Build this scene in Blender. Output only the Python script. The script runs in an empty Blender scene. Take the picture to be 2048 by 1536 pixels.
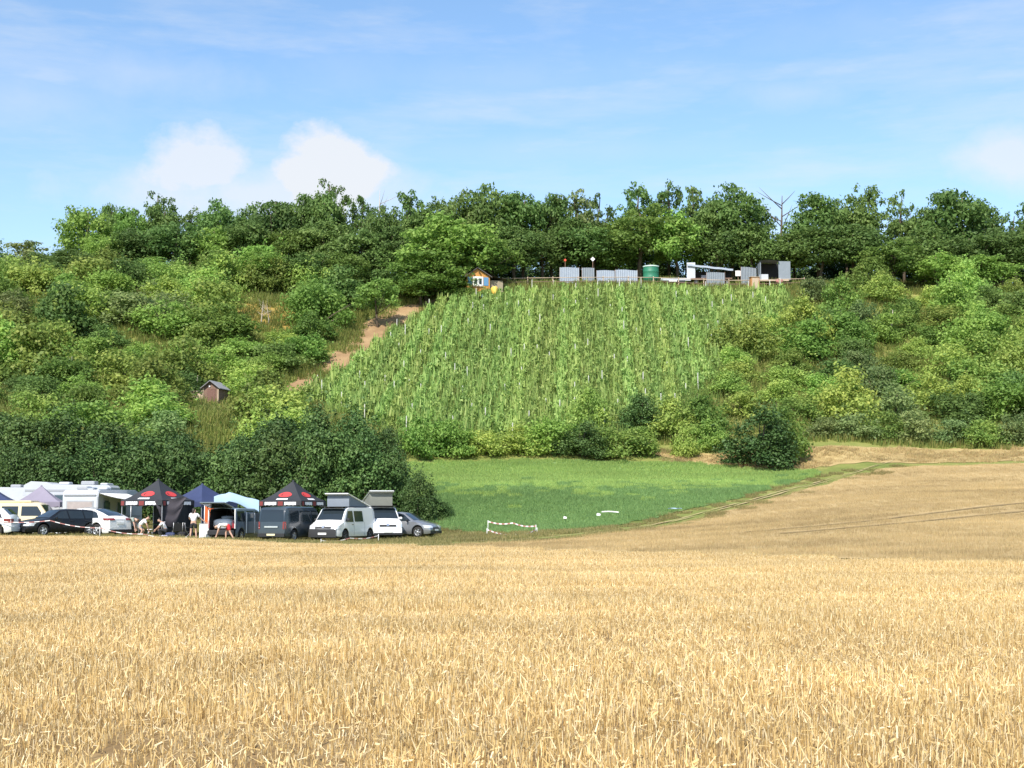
import bpy, math, random
import numpy as np
from mathutils import Vector, Matrix, Euler

R = math.radians
SC = bpy.context.scene
COL = SC.collection
rng = np.random.default_rng(11)
random.seed(11)

# ------------------------------------------------------------------ camera
F = 2800.0                       # focal length in pixels of the 2048 px wide photograph
CAMZ = 1.6
HORIZON = 1026.0
PITCH = math.atan((HORIZON - 768.0) / F)
cam_d = bpy.data.cameras.new("camera")
cam_d.sensor_width = 36.0
cam_d.lens = 36.0 * F / 2048.0
cam_d.clip_start = 0.1
cam_d.clip_end = 20000.0
cam = bpy.data.objects.new("camera", cam_d)
cam.location = (0, 0, CAMZ)
cam.rotation_euler = (R(90) + PITCH, 0, 0)
COL.objects.link(cam)
SC.camera = cam

# ------------------------------------------------------------------ light, sky, exposure
SUN_DIR = Vector((-0.34, -0.86, 0.98)).normalized()      # towards the sun
SUN_EL = math.asin(SUN_DIR.z)
SUN_AZ = math.atan2(SUN_DIR.x, SUN_DIR.y)
sun_d = bpy.data.lights.new("sun", 'SUN')
sun_d.energy = 4.2
sun_d.angle = R(0.5)
sun_d.color = (1.0, 0.945, 0.86)
sun = bpy.data.objects.new("sun", sun_d)
sun.rotation_euler = (-SUN_DIR).to_track_quat('-Z', 'Y').to_euler()
sun.location = (-60, -40, 80)
COL.objects.link(sun)

vs = SC.view_settings
vs.view_transform = 'Standard'
vs.look = 'None'
vs.exposure = 0.72
vs.gamma = 1.0
vs.use_curve_mapping = False

world = bpy.data.worlds.new("World")
SC.world = world
world.use_nodes = True
wn, wl = world.node_tree.nodes, world.node_tree.links
wn.clear()


def N(nodes, typ, **kw):
    n = nodes.new(typ)
    for k, v in kw.items():
        setattr(n, k, v)
    return n


def math_n(nodes, links, op, a, b=None, c=None, clamp=False):
    n = nodes.new('ShaderNodeMath')
    n.operation = op
    n.use_clamp = clamp
    for i, x in enumerate((a, b, c)):
        if x is None:
            continue
        if isinstance(x, (int, float)):
            n.inputs[i].default_value = x
        else:
            links.new(x, n.inputs[i])
    return n.outputs[0]


def build_world():
    out = N(wn, 'ShaderNodeOutputWorld')
    bg = N(wn, 'ShaderNodeBackground')
    bg.inputs['Strength'].default_value = 0.15
    sky = N(wn, 'ShaderNodeTexSky', sky_type='NISHITA')
    sky.sun_disc = False
    sky.sun_elevation = SUN_EL
    sky.sun_rotation = SUN_AZ
    sky.altitude = 200
    sky.air_density = 1.0
    sky.dust_density = 0.6
    sky.ozone_density = 2.2
    tc = N(wn, 'ShaderNodeTexCoord')
    sep = N(wn, 'ShaderNodeSeparateXYZ')
    wl.new(tc.outputs['Generated'], sep.inputs[0])
    M = lambda op, a, b=None, c=None, clamp=False: math_n(wn, wl, op, a, b, c, clamp)
    az = M('ARCTAN2', sep.outputs[0], sep.outputs[1])
    el = M('ARCSINE', sep.outputs[2])
    comb = N(wn, 'ShaderNodeCombineXYZ')
    wl.new(az, comb.inputs[0])
    wl.new(el, comb.inputs[1])

    def noise(scale, stretch, detail, off):
        mp = N(wn, 'ShaderNodeMapping')
        mp.inputs['Location'].default_value = off
        mp.inputs['Rotation'].default_value = (0, 0, R(stretch[2]))
        mp.inputs['Scale'].default_value = (stretch[0], stretch[1], 1)
        wl.new(comb.outputs[0], mp.inputs[0])
        n = N(wn, 'ShaderNodeTexNoise')
        n.inputs['Scale'].default_value = scale
        n.inputs['Detail'].default_value = detail
        n.inputs['Roughness'].default_value = 0.6
        wl.new(mp.outputs[0], n.inputs['Vector'])
        return n.outputs['Fac']
    n1 = noise(16, (1, 1.4, 0), 9, (3.1, 1.7, 0))
    n2 = noise(4, (1, 6, -12), 6, (0.4, 5.2, 0))
    n3 = noise(14, (1, 4, 8), 5, (7.4, 2.2, 0))
    total = None

    def blob(u, v, wu, wv, gain, power, sharp):
        a0 = math.atan((u - 1024) / F)
        e0 = PITCH + math.atan((768 - v) / F)
        dx = M('DIVIDE', M('SUBTRACT', az, a0), wu / F)
        dy = M('DIVIDE', M('SUBTRACT', el, e0), wv / F)
        d = M('SQRT', M('ADD', M('MULTIPLY', dx, dx), M('MULTIPLY', dy, dy)))
        f = M('ADD', M('SUBTRACT', 1.0, d), M('MULTIPLY', M('SUBTRACT', n1, 0.5), power))
        f = M('MULTIPLY', f, sharp, clamp=True)
        return M('MULTIPLY', f, gain)
    blobs = [  # cumulus low behind the ridge, thin veils higher up
        (385, 350, 140, 78, .8, 1.7, 2.4), (455, 330, 60, 40, .4, 1.4, 1.2), (645, 352, 132, 96, .92, 1.7, 2.8), (520, 405, 420, 95, .72, 1.4, 1.4),
        (710, 385, 110, 55, .55, 1.3, 1.3), (290, 370, 90, 45, .35, 1.3, 1.2),
        (2030, 350, 135, 75, .7, 1.5, 1.5), (1600, 205, 170, 46, .32, 1.9, 1.0), (880, 228, 190, 32, .32, 1.9, 1.0),
        (40, 250, 210, 85, .34, 1.8, .8), (250, 175, 300, 60, .32, 2.0, .9), (1150, 300, 460, 40, .16, 1.5, .9),
        (1000, 160, 620, 60, .13, 2.2, .9), (1850, 90, 420, 60, .13, 2.2, .9)]
    for b in blobs:
        f = blob(*b)
        total = f if total is None else M('MAXIMUM', total, f)
    veil = M('MULTIPLY', M('SUBTRACT', n2, 0.47), 1.6, clamp=True)
    wisp = M('MULTIPLY', M('SUBTRACT', n3, 0.5), 0.8, clamp=True)
    veil = M('MULTIPLY', M('ADD', veil, wisp), 0.85)
    total = M('MAXIMUM', total, veil)
    # the far sky pales to white towards the skyline
    low = M('MULTIPLY', M('SUBTRACT', 0.30, el), 0.72, clamp=True)
    total = M('ADD', total, low, clamp=True)
    hs = N(wn, 'ShaderNodeHueSaturation')
    hs.inputs['Hue'].default_value = 0.497
    hs.inputs['Saturation'].default_value = 1.06
    hs.inputs['Value'].default_value = 0.9
    wl.new(sky.outputs[0], hs.inputs['Color'])
    mx = N(wn, 'ShaderNodeMix', data_type='RGBA')
    wl.new(total, mx.inputs['Factor'])
    wl.new(hs.outputs[0], mx.inputs['A'])
    mx.inputs['B'].default_value = (3.5, 3.65, 3.88, 1)
    wl.new(mx.outputs['Result'], bg.inputs['Color'])
    wl.new(bg.outputs[0], out.inputs[0])


build_world()

# ------------------------------------------------------------------ pixels of the photograph to points in the place
cp, sp = math.cos(PITCH), math.sin(PITCH)


def ray(u, v):
    a, b = (u - 1024) / F, (768 - v) / F
    x, y, z = a, cp - b * sp, sp + b * cp
    return x / y, z / y


def at(u, v, Y):
    dx, dz = ray(u, v)
    return Vector((dx * Y, Y, CAMZ + dz * Y))


# ------------------------------------------------------------------ terrain: thin-plate surface through surveyed points
CTRL = [  # (u, v, depth)
    (2048, 1138, 40), (1250, 1108, 55), (900, 1096, 66), (640, 1091, 72), (400, 1081, 73), (0, 1076, 72),
    (0, 1071, 78), (200, 1074, 79), (400, 1079, 80), (640, 1084, 79), (800, 1078, 84), (880, 1074, 85), (960, 1072, 84),
    (1060, 1068, 82), (1100, 1076, 78), (900, 1052, 92), (900, 985, 103), (1300, 985, 104), (820, 928, 121), (1200, 926, 122), (1600, 928, 122),
    (1450, 1002, 100), (1640, 945, 117), (1300, 1048, 88), (1640, 1062, 66), (2048, 1000, 86), (2048, 1060, 62), (1800, 1000, 90), (1830, 930, 120), (2048, 930, 119),
    (1640, 903, 124), (2048, 897, 128), (1850, 900, 127), (1640, 760, 150), (2048, 760, 149), (1640, 660, 168), (2048, 650, 168),
    (850, 880, 128), (1100, 888, 127), (1340, 842, 135), (1100, 700, 158), (1350, 700, 158), (850, 700, 158), (1500, 622, 175),
    (580, 777, 145), (830, 622, 175), (757, 657, 167), (700, 700, 158), (520, 632, 165), (430, 806, 135), (20, 850, 115), (250, 840, 120), (430, 850, 122), (650, 850, 127),
    (100, 715, 145), (0, 610, 162), (300, 690, 150), (0, 572, 182), (300, 563, 188), (600, 567, 188), (900, 572, 186),
    (1050, 568, 187), (1300, 566, 187), (1590, 567, 187), (1800, 572, 187), (2048, 578, 187)]
PTS = [tuple(at(*c)) for c in CTRL]
for X in (-70, -45, -20, 0, 20, 45, 70):
    for Y in (-6, 8, 22, 36):
        PTS.append((X, Y, 0.0))
    PTS.append((X, 205, 33.3))
    PTS.append((X, 228, 33.6))
for X in (-34, -26, -18, -10):
    PTS.append((X, 94, 0.75))
    PTS.append((X, 101, 2.1))
PTS += [(-80, 78, .5), (-80, 60, .3), (-80, 120, 9.5), (-80, 150, 19.5), (-80, 182, 31), (-55, 96, 1.2),
        (85, 60, 1.6), (85, 86, 3.2), (85, 120, 7), (85, 150, 16), (85, 187, 31.5), (60, 60, 1.3)]
CP = np.array(PTS)
S_ = 60.0


def _u(r2):
    return np.where(r2 > 1e-12, 0.5 * r2 * np.log(np.maximum(r2, 1e-12)), 0.0)


def _fit():
    P = CP[:, :2] / S_
    n = len(P)
    d2 = ((P[:, None] - P[None]) ** 2).sum(2)
    A = np.zeros((n + 3, n + 3))
    A[:n, :n] = _u(d2) + np.eye(n) * 3e-4
    A[:n, n] = 1
    A[:n, n + 1:] = P
    A[n, :n] = 1
    A[n + 1:, :n] = P.T
    b = np.zeros(n + 3)
    b[:n] = CP[:, 2]
    return np.linalg.solve(A, b)


W_ = _fit()


def H(x, y):
    x = np.clip(np.atleast_1d(np.asarray(x, float)), -86, 88)
    y = np.clip(np.atleast_1d(np.asarray(y, float)), -6, 226)
    shp = np.broadcast(x, y).shape
    x = np.broadcast_to(x, shp).ravel()
    y = np.broadcast_to(y, shp).ravel()
    P = CP[:, :2] / S_
    out = np.empty(x.size)
    for i in range(0, x.size, 20000):
        q = np.stack([x[i:i + 20000], y[i:i + 20000]], 1) / S_
        d2 = ((q[:, None] - P[None]) ** 2).sum(2)
        out[i:i + 20000] = _u(d2) @ W_[:len(P)] + W_[len(P)] + q @ W_[len(P) + 1:]
    return out.reshape(shp)


def h(x, y):
    return float(H(x, y)[0])


YS = np.arange(5, 222, 0.25)


def hit(u, v):
    """ground point seen at a pixel"""
    dx, dz = ray(u, v)
    zz = H(dx * YS, YS)
    below = np.where(CAMZ + dz * YS < zz)[0]
    Y = YS[below[0]] if len(below) else 200.0
    return Vector((dx * Y, Y, h(dx * Y, Y)))


def stand(u, Y, v=1000):
    """point on the ground in pixel column u at depth Y"""
    dx, _ = ray(u, v)
    return Vector((dx * Y, Y, h(dx * Y, Y)))


def pix(p):
    x, y, z = p[0], p[1], p[2] - CAMZ
    f = y * cp + z * sp
    return 1024 + F * x / f, 768 - F * (-y * sp + z * cp) / f


# ------------------------------------------------------------------ object helpers
def tag(o, label=None, cat=None, group=None, kind=None):
    if label: o['label'] = label
    if cat: o['category'] = cat
    if group: o['group'] = group
    if kind: o['kind'] = kind
    return o


def empty(name, loc, rz=0.0, label=None, cat=None, group=None):
    o = bpy.data.objects.new(name, None)
    o.empty_display_size = 0.3
    o.location = loc
    o.rotation_euler = (0, 0, rz)
    COL.objects.link(o)
    return tag(o, label, cat, group)


def link(name, me, parent=None, loc=None):
    o = bpy.data.objects.new(name, me)
    COL.objects.link(o)
    if parent is not None:
        o.parent = parent
    if loc is not None:
        o.location = loc
    return o


def mesh_np(name, v, f, mats, smooth=False, attrs=None, mi=None):
    """mesh from arrays; f is (n,k) with one k"""
    v = np.asarray(v, np.float32)
    f = np.asarray(f, np.int32)
    me = bpy.data.meshes.new(name)
    me.vertices.add(len(v))
    me.vertices.foreach_set('co', v.ravel())
    n, k = f.shape
    me.loops.add(n * k)
    me.loops.foreach_set('vertex_index', f.ravel())
    me.polygons.add(n)
    me.polygons.foreach_set('loop_start', np.arange(0, n * k, k, dtype=np.int32))
    if smooth:
        me.polygons.foreach_set('use_smooth', np.ones(n, bool))
    if not isinstance(mats, (list, tuple)):
        mats = [mats]
    for m in mats:
        me.materials.append(m)
    if mi is not None:
        me.polygons.foreach_set('material_index', np.asarray(mi, np.int32))
    me.update(calc_edges=True)
    for nm, (typ, dom, arr) in (attrs or {}).items():
        a = me.attributes.new(nm, typ, dom)
        a.data.foreach_set('vector' if typ == 'FLOAT_VECTOR' else 'value', np.asarray(arr, np.float32 if typ != 'BOOLEAN' else bool).ravel())
    return me


class MB:
    """collects shapes for one mesh"""

    def __init__(s):
        s.v, s.f, s.m, s.sm = [], [], [], []

    def add(s, v, f, m=0, smooth=False):
        b = len(s.v)
        s.v += [tuple(p) for p in v]
        for q in f:
            s.f.append([i + b for i in q])
            s.m.append(m)
            s.sm.append(smooth)
        return s

    def box(s, c, d, rz=0.0, m=0, rot=None, bevel=0.0, taper=1.0):
        hx, hy, hz = d[0] / 2, d[1] / 2, d[2] / 2
        M_ = rot if rot is not None else Matrix.Rotation(rz, 3, 'Z')
        c = Vector(c)
        if bevel <= 0:
            P = [(x * (taper if z > 0 else 1), y * (taper if z > 0 else 1), z) for z in (-hz, hz) for x, y in ((-hx, -hy), (hx, -hy), (hx, hy), (-hx, hy))]
            fs = [(3, 2, 1, 0), (4, 5, 6, 7), (0, 1, 5, 4), (1, 2, 6, 5), (2, 3, 7, 6), (3, 0, 4, 7)]
        else:
            b = min(bevel, hx * .9, hy * .9, hz * .9)
            lay = [(-hz, b), (-hz + b, 0), (hz - b, 0), (hz, b)]
            P = []
            for z, i in lay:
                X, Y = hx - i, hy - i
                P += [(-X + b, -Y, z), (X - b, -Y, z), (X, -Y + b, z), (X, Y - b, z), (X - b, Y, z), (-X + b, Y, z), (-X, Y - b, z), (-X, -Y + b, z)]
            fs = [tuple(range(7, -1, -1)), tuple(range(24, 32))]
            for l in range(3):
                for k in range(8):
                    k2 = (k + 1) % 8
                    fs.append((l * 8 + k, l * 8 + k2, l * 8 + 8 + k2, l * 8 + 8 + k))
        return s.add([c + M_ @ Vector(p) for p in P], fs, m)

    def tube(s, pts, rad, n=8, m=0, cap=True, smooth=True):
        pts = [Vector(p) for p in pts]
        if not isinstance(rad, (list, tuple)):
            rad = [rad] * len(pts)
        vs_, fs = [], []
        for i, p in enumerate(pts):
            t = (pts[min(i + 1, len(pts) - 1)] - pts[max(i - 1, 0)]).normalized()
            a = t.cross(Vector((0, 0, 1)) if abs(t.z) < .9 else Vector((1, 0, 0))).normalized()
            b = t.cross(a)
            for k in range(n):
                w = 2 * math.pi * k / n
                vs_.append(p + (a * math.cos(w) + b * math.sin(w)) * rad[i])
        for i in range(len(pts) - 1):
            for k in range(n):
                k2 = (k + 1) % n
                fs.append((i * n + k, i * n + k2, (i + 1) * n + k2, (i + 1) * n + k))
        if cap:
            fs.append(tuple(range(n - 1, -1, -1)))
            fs.append(tuple(range((len(pts) - 1) * n, len(pts) * n)))
        return s.add(vs_, fs, m, smooth)

    def grid(s, P, m=0, smooth=True):
        r, c = len(P), len(P[0])
        return s.add([p for row in P for p in row],
                     [(i * c + j, i * c + j + 1, (i + 1) * c + j + 1, (i + 1) * c + j) for i in range(r - 1) for j in range(c - 1)], m, smooth)

    def lathe(s, prof, n=20, m=0, axis='Z', c=(0, 0, 0), smooth=True):
        c = Vector(c)
        vs_, fs = [], []
        for r, z in prof:
            for k in range(n):
                w = 2 * math.pi * k / n
                p = Vector((r * math.cos(w), r * math.sin(w), z))
                if axis == 'Y':
                    p = Vector((p.x, p.z, p.y))
                vs_.append(c + p)
        for i in range(len(prof) - 1):
            for k in range(n):
                k2 = (k + 1) % n
                fs.append((i * n + k, i * n + k2, (i + 1) * n + k2, (i + 1) * n + k))
        return s.add(vs_, fs, m, smooth)

    def prism(s, poly, a, b, m=0):
        """poly of 3-D points extruded by vector from a*n to b*n : a, b are offset vectors"""
        n = len(poly)
        A = [Vector(p) + Vector(a) for p in poly]
        B = [Vector(p) + Vector(b) for p in poly]
        fs = [tuple(range(n - 1, -1, -1)), tuple(range(n, 2 * n))] + [(i, (i + 1) % n, n + (i + 1) % n, n + i) for i in range(n)]
        return s.add(A + B, fs, m)

    def mesh(s, name, mats, sharp=None):
        me = bpy.data.meshes.new(name)
        me.from_pydata(s.v, [], s.f)
        for m in (mats if isinstance(mats, (list, tuple)) else [mats]):
            me.materials.append(m)
        me.polygons.foreach_set('material_index', s.m)
        me.polygons.foreach_set('use_smooth', s.sm)
        import bmesh
        bm = bmesh.new()
        bm.from_mesh(me)
        bmesh.ops.recalc_face_normals(bm, faces=bm.faces)
        bm.to_mesh(me)
        bm.free()
        if sharp:
            me.set_sharp_from_angle(angle=R(sharp))
        return me

    def obj(s, name, mats, parent=None, sharp=None, loc=None):
        return link(name, s.mesh(name, mats, sharp), parent, loc)


def copy_tree(o, parent=None):
    c = o.copy()
    COL.objects.link(c)
    if parent is not None:
        c.parent = parent
    for ch in [x for x in o.children]:
        copy_tree(ch, c)
    return c


# ------------------------------------------------------------------ materials
def new_mat(name):
    m = bpy.data.materials.new(name)
    m.use_nodes = True
    nt = m.node_tree
    b = nt.nodes['Principled BSDF']
    return m, nt.nodes, nt.links, b


def ramp(nodes, stops):
    r = nodes.new('ShaderNodeValToRGB')
    el = r.color_ramp.elements
    while len(el) < len(stops):
        el.new(0.5)
    for e, (p, c) in zip(el, stops):
        e.position = p
        e.color = (*c, 1)
    return r


def noise_n(nodes, links, scale, detail=4, coord='Object', rough=0.6, vec=None, stretch=None):
    if vec is None:
        tc = nodes.new('ShaderNodeTexCoord')
        vec = tc.outputs[coord]
    if stretch:
        mp = nodes.new('ShaderNodeMapping')
        mp.inputs['Scale'].default_value = stretch
        links.new(vec, mp.inputs[0])
        vec = mp.outputs[0]
    n = nodes.new('ShaderNodeTexNoise')
    n.inputs['Scale'].default_value = scale
    n.inputs['Detail'].default_value = detail
    n.inputs['Roughness'].default_value = rough
    links.new(vec, n.inputs['Vector'])
    return n.outputs['Fac']


def mixc(nodes, links, fac, a, b, blend='MIX'):
    n = nodes.new('ShaderNodeMix')
    n.data_type = 'RGBA'
    n.blend_type = blend
    for sock, x in ((n.inputs['Factor'], fac), (n.inputs['A'], a), (n.inputs['B'], b)):
        if isinstance(x, (int, float)):
            sock.default_value = x
        elif isinstance(x, tuple):
            sock.default_value = (*x, 1)
        else:
            links.new(x, sock)
    return n.outputs['Result']


def plain(name, col, rough=0.6, metal=0.0, var=0.12, scale=3.0, coat=0.0, spec=0.5, bump=0.0):
    """a solid material with slight procedural unevenness"""
    m, n, l, b = new_mat(name)
    f = noise_n(n, l, scale, 5)
    c1 = tuple(max(0, x * (1 - var)) for x in col)
    c2 = tuple(min(1, x * (1 + var)) for x in col)
    l.new(mixc(n, l, f, c1, c2), b.inputs['Base Color'])
    b.inputs['Roughness'].default_value = rough
    b.inputs['Metallic'].default_value = metal
    b.inputs['Specular IOR Level'].default_value = spec
    if coat:
        b.inputs['Coat Weight'].default_value = coat
        b.inputs['Coat Roughness'].default_value = 0.06
    if bump:
        bp = n.new('ShaderNodeBump')
        bp.inputs['Strength'].default_value = bump
        l.new(f, bp.inputs['Height'])
        l.new(bp.outputs[0], b.inputs['Normal'])
    return m


def leaf_mat(name, ca, cb, cc, hue=0.02, val=0.35, trans=0.45):
    """foliage: three real leaf colours by leaf tint, each plant a little different"""
    m, n, l, b = new_mat(name)
    at_ = n.new('ShaderNodeAttribute')
    at_.attribute_name = 'tint'
    r = ramp(n, [(0.0, ca), (0.5, cb), (1.0, cc)])
    l.new(at_.outputs['Fac'], r.inputs[0])
    oi = n.new('ShaderNodeObjectInfo')
    hs = n.new('ShaderNodeHueSaturation')
    mr = n.new('ShaderNodeMapRange')
    mr.inputs['To Min'].default_value = 0.5 - hue
    mr.inputs['To Max'].default_value = 0.5 + hue
    l.new(oi.outputs['Random'], mr.inputs[0])
    l.new(mr.outputs[0], hs.inputs['Hue'])
    w = n.new('ShaderNodeTexWhiteNoise')
    w.noise_dimensions = '1D'
    l.new(oi.outputs['Random'], w.inputs['W'])
    mv = n.new('ShaderNodeMapRange')
    mv.inputs['To Min'].default_value = 1 - val
    mv.inputs['To Max'].default_value = 1 + val
    l.new(w.outputs['Value'], mv.inputs[0])
    l.new(mv.outputs[0], hs.inputs['Value'])
    hs.inputs['Saturation'].default_value = 0.97
    l.new(r.outputs[0], hs.inputs['Color'])
    l.new(hs.outputs[0], b.inputs['Base Color'])
    b.inputs['Roughness'].default_value = 0.55
    b.inputs['Specular IOR Level'].default_value = 0.25
    tr = n.new('ShaderNodeBsdfTranslucent')
    l.new(hs.outputs[0], tr.inputs[0])
    mx = n.new('ShaderNodeMixShader')
    mx.inputs[0].default_value = trans
    l.new(b.outputs[0], mx.inputs[1])
    l.new(tr.outputs[0], mx.inputs[2])
    l.new(mx.outputs[0], n['Material Output'].inputs[0])
    return m


def straw_mat(name, stops, patch=0.25):
    m, n, l, b = new_mat(name)
    a = n.new('ShaderNodeAttribute')
    a.attribute_name = 'tint'
    r = ramp(n, stops)
    l.new(a.outputs['Fac'], r.inputs[0])
    g = n.new('ShaderNodeNewGeometry')
    f = noise_n(n, l, 0.22, 5, vec=g.outputs['Position'], stretch=(0.45, 1, 1))
    mr = n.new('ShaderNodeMapRange')
    mr.inputs['From Min'].default_value = 0.3
    mr.inputs['From Max'].default_value = 0.7
    mr.inputs['To Min'].default_value = 1 - patch
    mr.inputs['To Max'].default_value = 1 + patch
    l.new(f, mr.inputs[0])
    hs = n.new('ShaderNodeHueSaturation')
    l.new(r.outputs[0], hs.inputs['Color'])
    l.new(mr.outputs[0], hs.inputs['Value'])
    l.new(hs.outputs[0], b.inputs['Base Color'])
    b.inputs['Roughness'].default_value = 0.5
    b.inputs['Specular IOR Level'].default_value = 0.3
    tr = n.new('ShaderNodeBsdfTranslucent')
    l.new(hs.outputs[0], tr.inputs[0])
    mx = n.new('ShaderNodeMixShader')
    mx.inputs[0].default_value = 0.25
    l.new(b.outputs[0], mx.inputs[1])
    l.new(tr.outputs[0], mx.inputs[2])
    l.new(mx.outputs[0], n['Material Output'].inputs[0])
    return m


def ground_mat(name, stops, s1, s2, stretch=None, bump=0.3):
    m, n, l, b = new_mat(name)
    g = n.new('ShaderNodeNewGeometry')
    a = noise_n(n, l, s1, 5, vec=g.outputs['Position'], stretch=stretch)
    c = noise_n(n, l, s2, 6, vec=g.outputs['Position'], rough=0.75)
    f = math_n(n, l, 'ADD', math_n(n, l, 'MULTIPLY', a, 0.6), math_n(n, l, 'MULTIPLY', c, 0.4))
    r = ramp(n, stops)
    l.new(f, r.inputs[0])
    l.new(r.outputs[0], b.inputs['Base Color'])
    b.inputs['Roughness'].default_value = 0.9
    b.inputs['Specular IOR Level'].default_value = 0.15
    bp = n.new('ShaderNodeBump')
    bp.inputs['Strength'].default_value = bump
    bp.inputs['Distance'].default_value = 0.05
    l.new(c, bp.inputs['Height'])
    l.new(bp.outputs[0], b.inputs['Normal'])
    return m


M_GRASS = ground_mat('hill grass', [(0.3, (.09, .13, .03)), (0.5, (.19, .21, .055)), (0.68, (.32, .27, .10))], 0.25, 2.5)
M_SOIL = ground_mat('stubble soil', [(0.3, (.12, .075, .036)), (0.5, (.25, .165, .075)), (0.7, (.45, .33, .16))], 1.2, 14, (1, .5, 1))
M_FIELD2 = ground_mat('brown stubble', [(0.3, (.28, .195, .09)), (0.5, (.42, .305, .145)), (0.7, (.55, .42, .22))], 0.3, 5, (.35, 1, 1))
M_RUTSTRAW = ground_mat('flattened stubble', [(0.3, (.15, .105, .05)), (0.5, (.25, .18, .085)), (0.7, (.38, .28, .14))], 0.6, 6)
M_MOWN = ground_mat('mown strip', [(0.3, (.24, .17, .075)), (0.5, (.38, .28, .125)), (0.7, (.48, .38, .18))], 0.5, 5, (.3, 1, 1))
M_CROPSOIL = ground_mat('crop floor', [(0.3, (.10, .17, .06)), (0.6, (.16, .24, .08))], 0.5, 6)
M_DIRT = ground_mat('track dirt', [(0.3, (.20, .125, .065)), (0.5, (.31, .20, .105)), (0.7, (.40, .29, .15))], 0.35, 5)
M_RUT = ground_mat('rut dirt', [(0.3, (.30, .23, .11)), (0.6, (.45, .36, .19))], 0.8, 6)
M_DARKSOIL = ground_mat('bare soil', [(0.3, (.05, .045, .035)), (0.6, (.10, .085, .06))], 0.8, 6)
M_OCHRE = ground_mat('dry grass', [(0.3, (.20, .15, .04)), (0.5, (.32, .22, .055)), (0.7, (.38, .28, .09))], 0.6, 5)
M_BARK = plain('bark', (.10, .075, .05), .85, var=.45, scale=4, bump=.4)
M_DEADWOOD = plain('dead wood', (.42, .36, .29), .8, var=.3, scale=5)
MLEAF = {
    'oak': leaf_mat('oak leaf', (0.083, 0.146, 0.036), (0.133, 0.226, 0.053), (0.212, 0.305, 0.080), .012, .22),
    'robinia': leaf_mat('robinia leaf', (0.117, 0.214, 0.039), (0.193, 0.322, 0.058), (0.293, 0.416, 0.083), .012, .34),
    'shrub': leaf_mat('shrub leaf', (0.147, 0.250, 0.047), (0.264, 0.378, 0.074), (0.429, 0.502, 0.106), .02, .38),
    'yellow': leaf_mat('yellow shrub leaf', (.165, .260, .050), (.260, .360, .070), (.370, .430, .095), .015, .34),
    'olive': leaf_mat('olive shrub leaf', (.135, .205, .065), (.215, .295, .095), (.330, .390, .150), .02, .34),
    'dark': leaf_mat('hedge leaf', (0.048, 0.099, 0.026), (0.082, 0.151, 0.037), (0.139, 0.215, 0.056), .012, .22, .2),
    'vine': leaf_mat('vine leaf', (.185, .300, .070), (.310, .440, .105), (.440, .525, .160), .012, .15, .35),
    'red': leaf_mat('russet shrub leaf', (0.144, 0.156, 0.045), (0.259, 0.202, 0.061), (0.346, 0.212, 0.072), .02, .2),
}
M_STRAW = straw_mat('straw', [(0.0, (.27, .165, .060)), (0.35, (.580, .395, .150)), (0.7, (.755, .56, .255)), (1.0, (.89, .755, .48))], .24)
M_STRAW2 = straw_mat('brown straw', [(0.0, (.23, .165, .075)), (0.4, (.41, .30, .145)), (0.8, (.54, .41, .21)), (1.0, (.42, .39, .17))], .4)  # duller and browner than the near field's straw
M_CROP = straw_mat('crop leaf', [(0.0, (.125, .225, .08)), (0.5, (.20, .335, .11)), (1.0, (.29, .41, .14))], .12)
M_CROPFAR = straw_mat('far crop leaf', [(0.0, (.21, .35, .10)), (0.6, (.33, .47, .13)), (1.0, (.50, .56, .15))], .16)  # far part of the crop, lighter and yellower
M_DRYGRASS = straw_mat('dry grass blades', [(0.0, (.12, .15, .045)), (0.5, (.24, .22, .08)), (1.0, (.40, .32, .14))], .25)
M_VINEGRASS = straw_mat('vineyard grass', [(0.0, (.17, .28, .07)), (0.5, (.27, .38, .10)), (1.0, (.42, .44, .15))], .2)
M_TALLGRASS = straw_mat('tall grass', [(0.0, (.12, .18, .045)), (0.5, (.22, .26, .065)), (1.0, (.38, .33, .12))], .25)

# ------------------------------------------------------------------ the ground and its fields
def axis(core0, core1, step, far):
    c = list(np.arange(core0, core1 + .01, step))
    lo, hi, d = core0, core1, step
    while hi < far:
        d *= 1.5
        hi += d
        lo -= d
        c.append(hi)
        c.insert(0, lo)
    return np.array(c)


def build_ground():
    xs, ys = axis(-90, 92, 1.3, 4000), axis(-8, 232, 1.3, 4000)
    X, Y = np.meshgrid(xs, ys)
    Z = H(X, Y)
    v = np.stack([X, Y, Z], -1).reshape(-1, 3)
    c = len(xs)
    i, j = np.meshgrid(np.arange(len(ys) - 1), np.arange(c - 1), indexing='ij')
    f = np.stack([i * c + j, i * c + j + 1, (i + 1) * c + j + 1, (i + 1) * c + j], -1).reshape(-1, 4)
    tag(link('ground', mesh_np('ground', v, f, M_GRASS, True)), kind='structure')


build_ground()


def resample(P, n):
    P = np.asarray(P, float)
    d = np.r_[0, np.cumsum(np.hypot(*np.diff(P, axis=0).T))]
    t = np.linspace(0, d[-1], n)
    return np.stack([np.interp(t, d, P[:, 0]), np.interp(t, d, P[:, 1])], 1)


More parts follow.
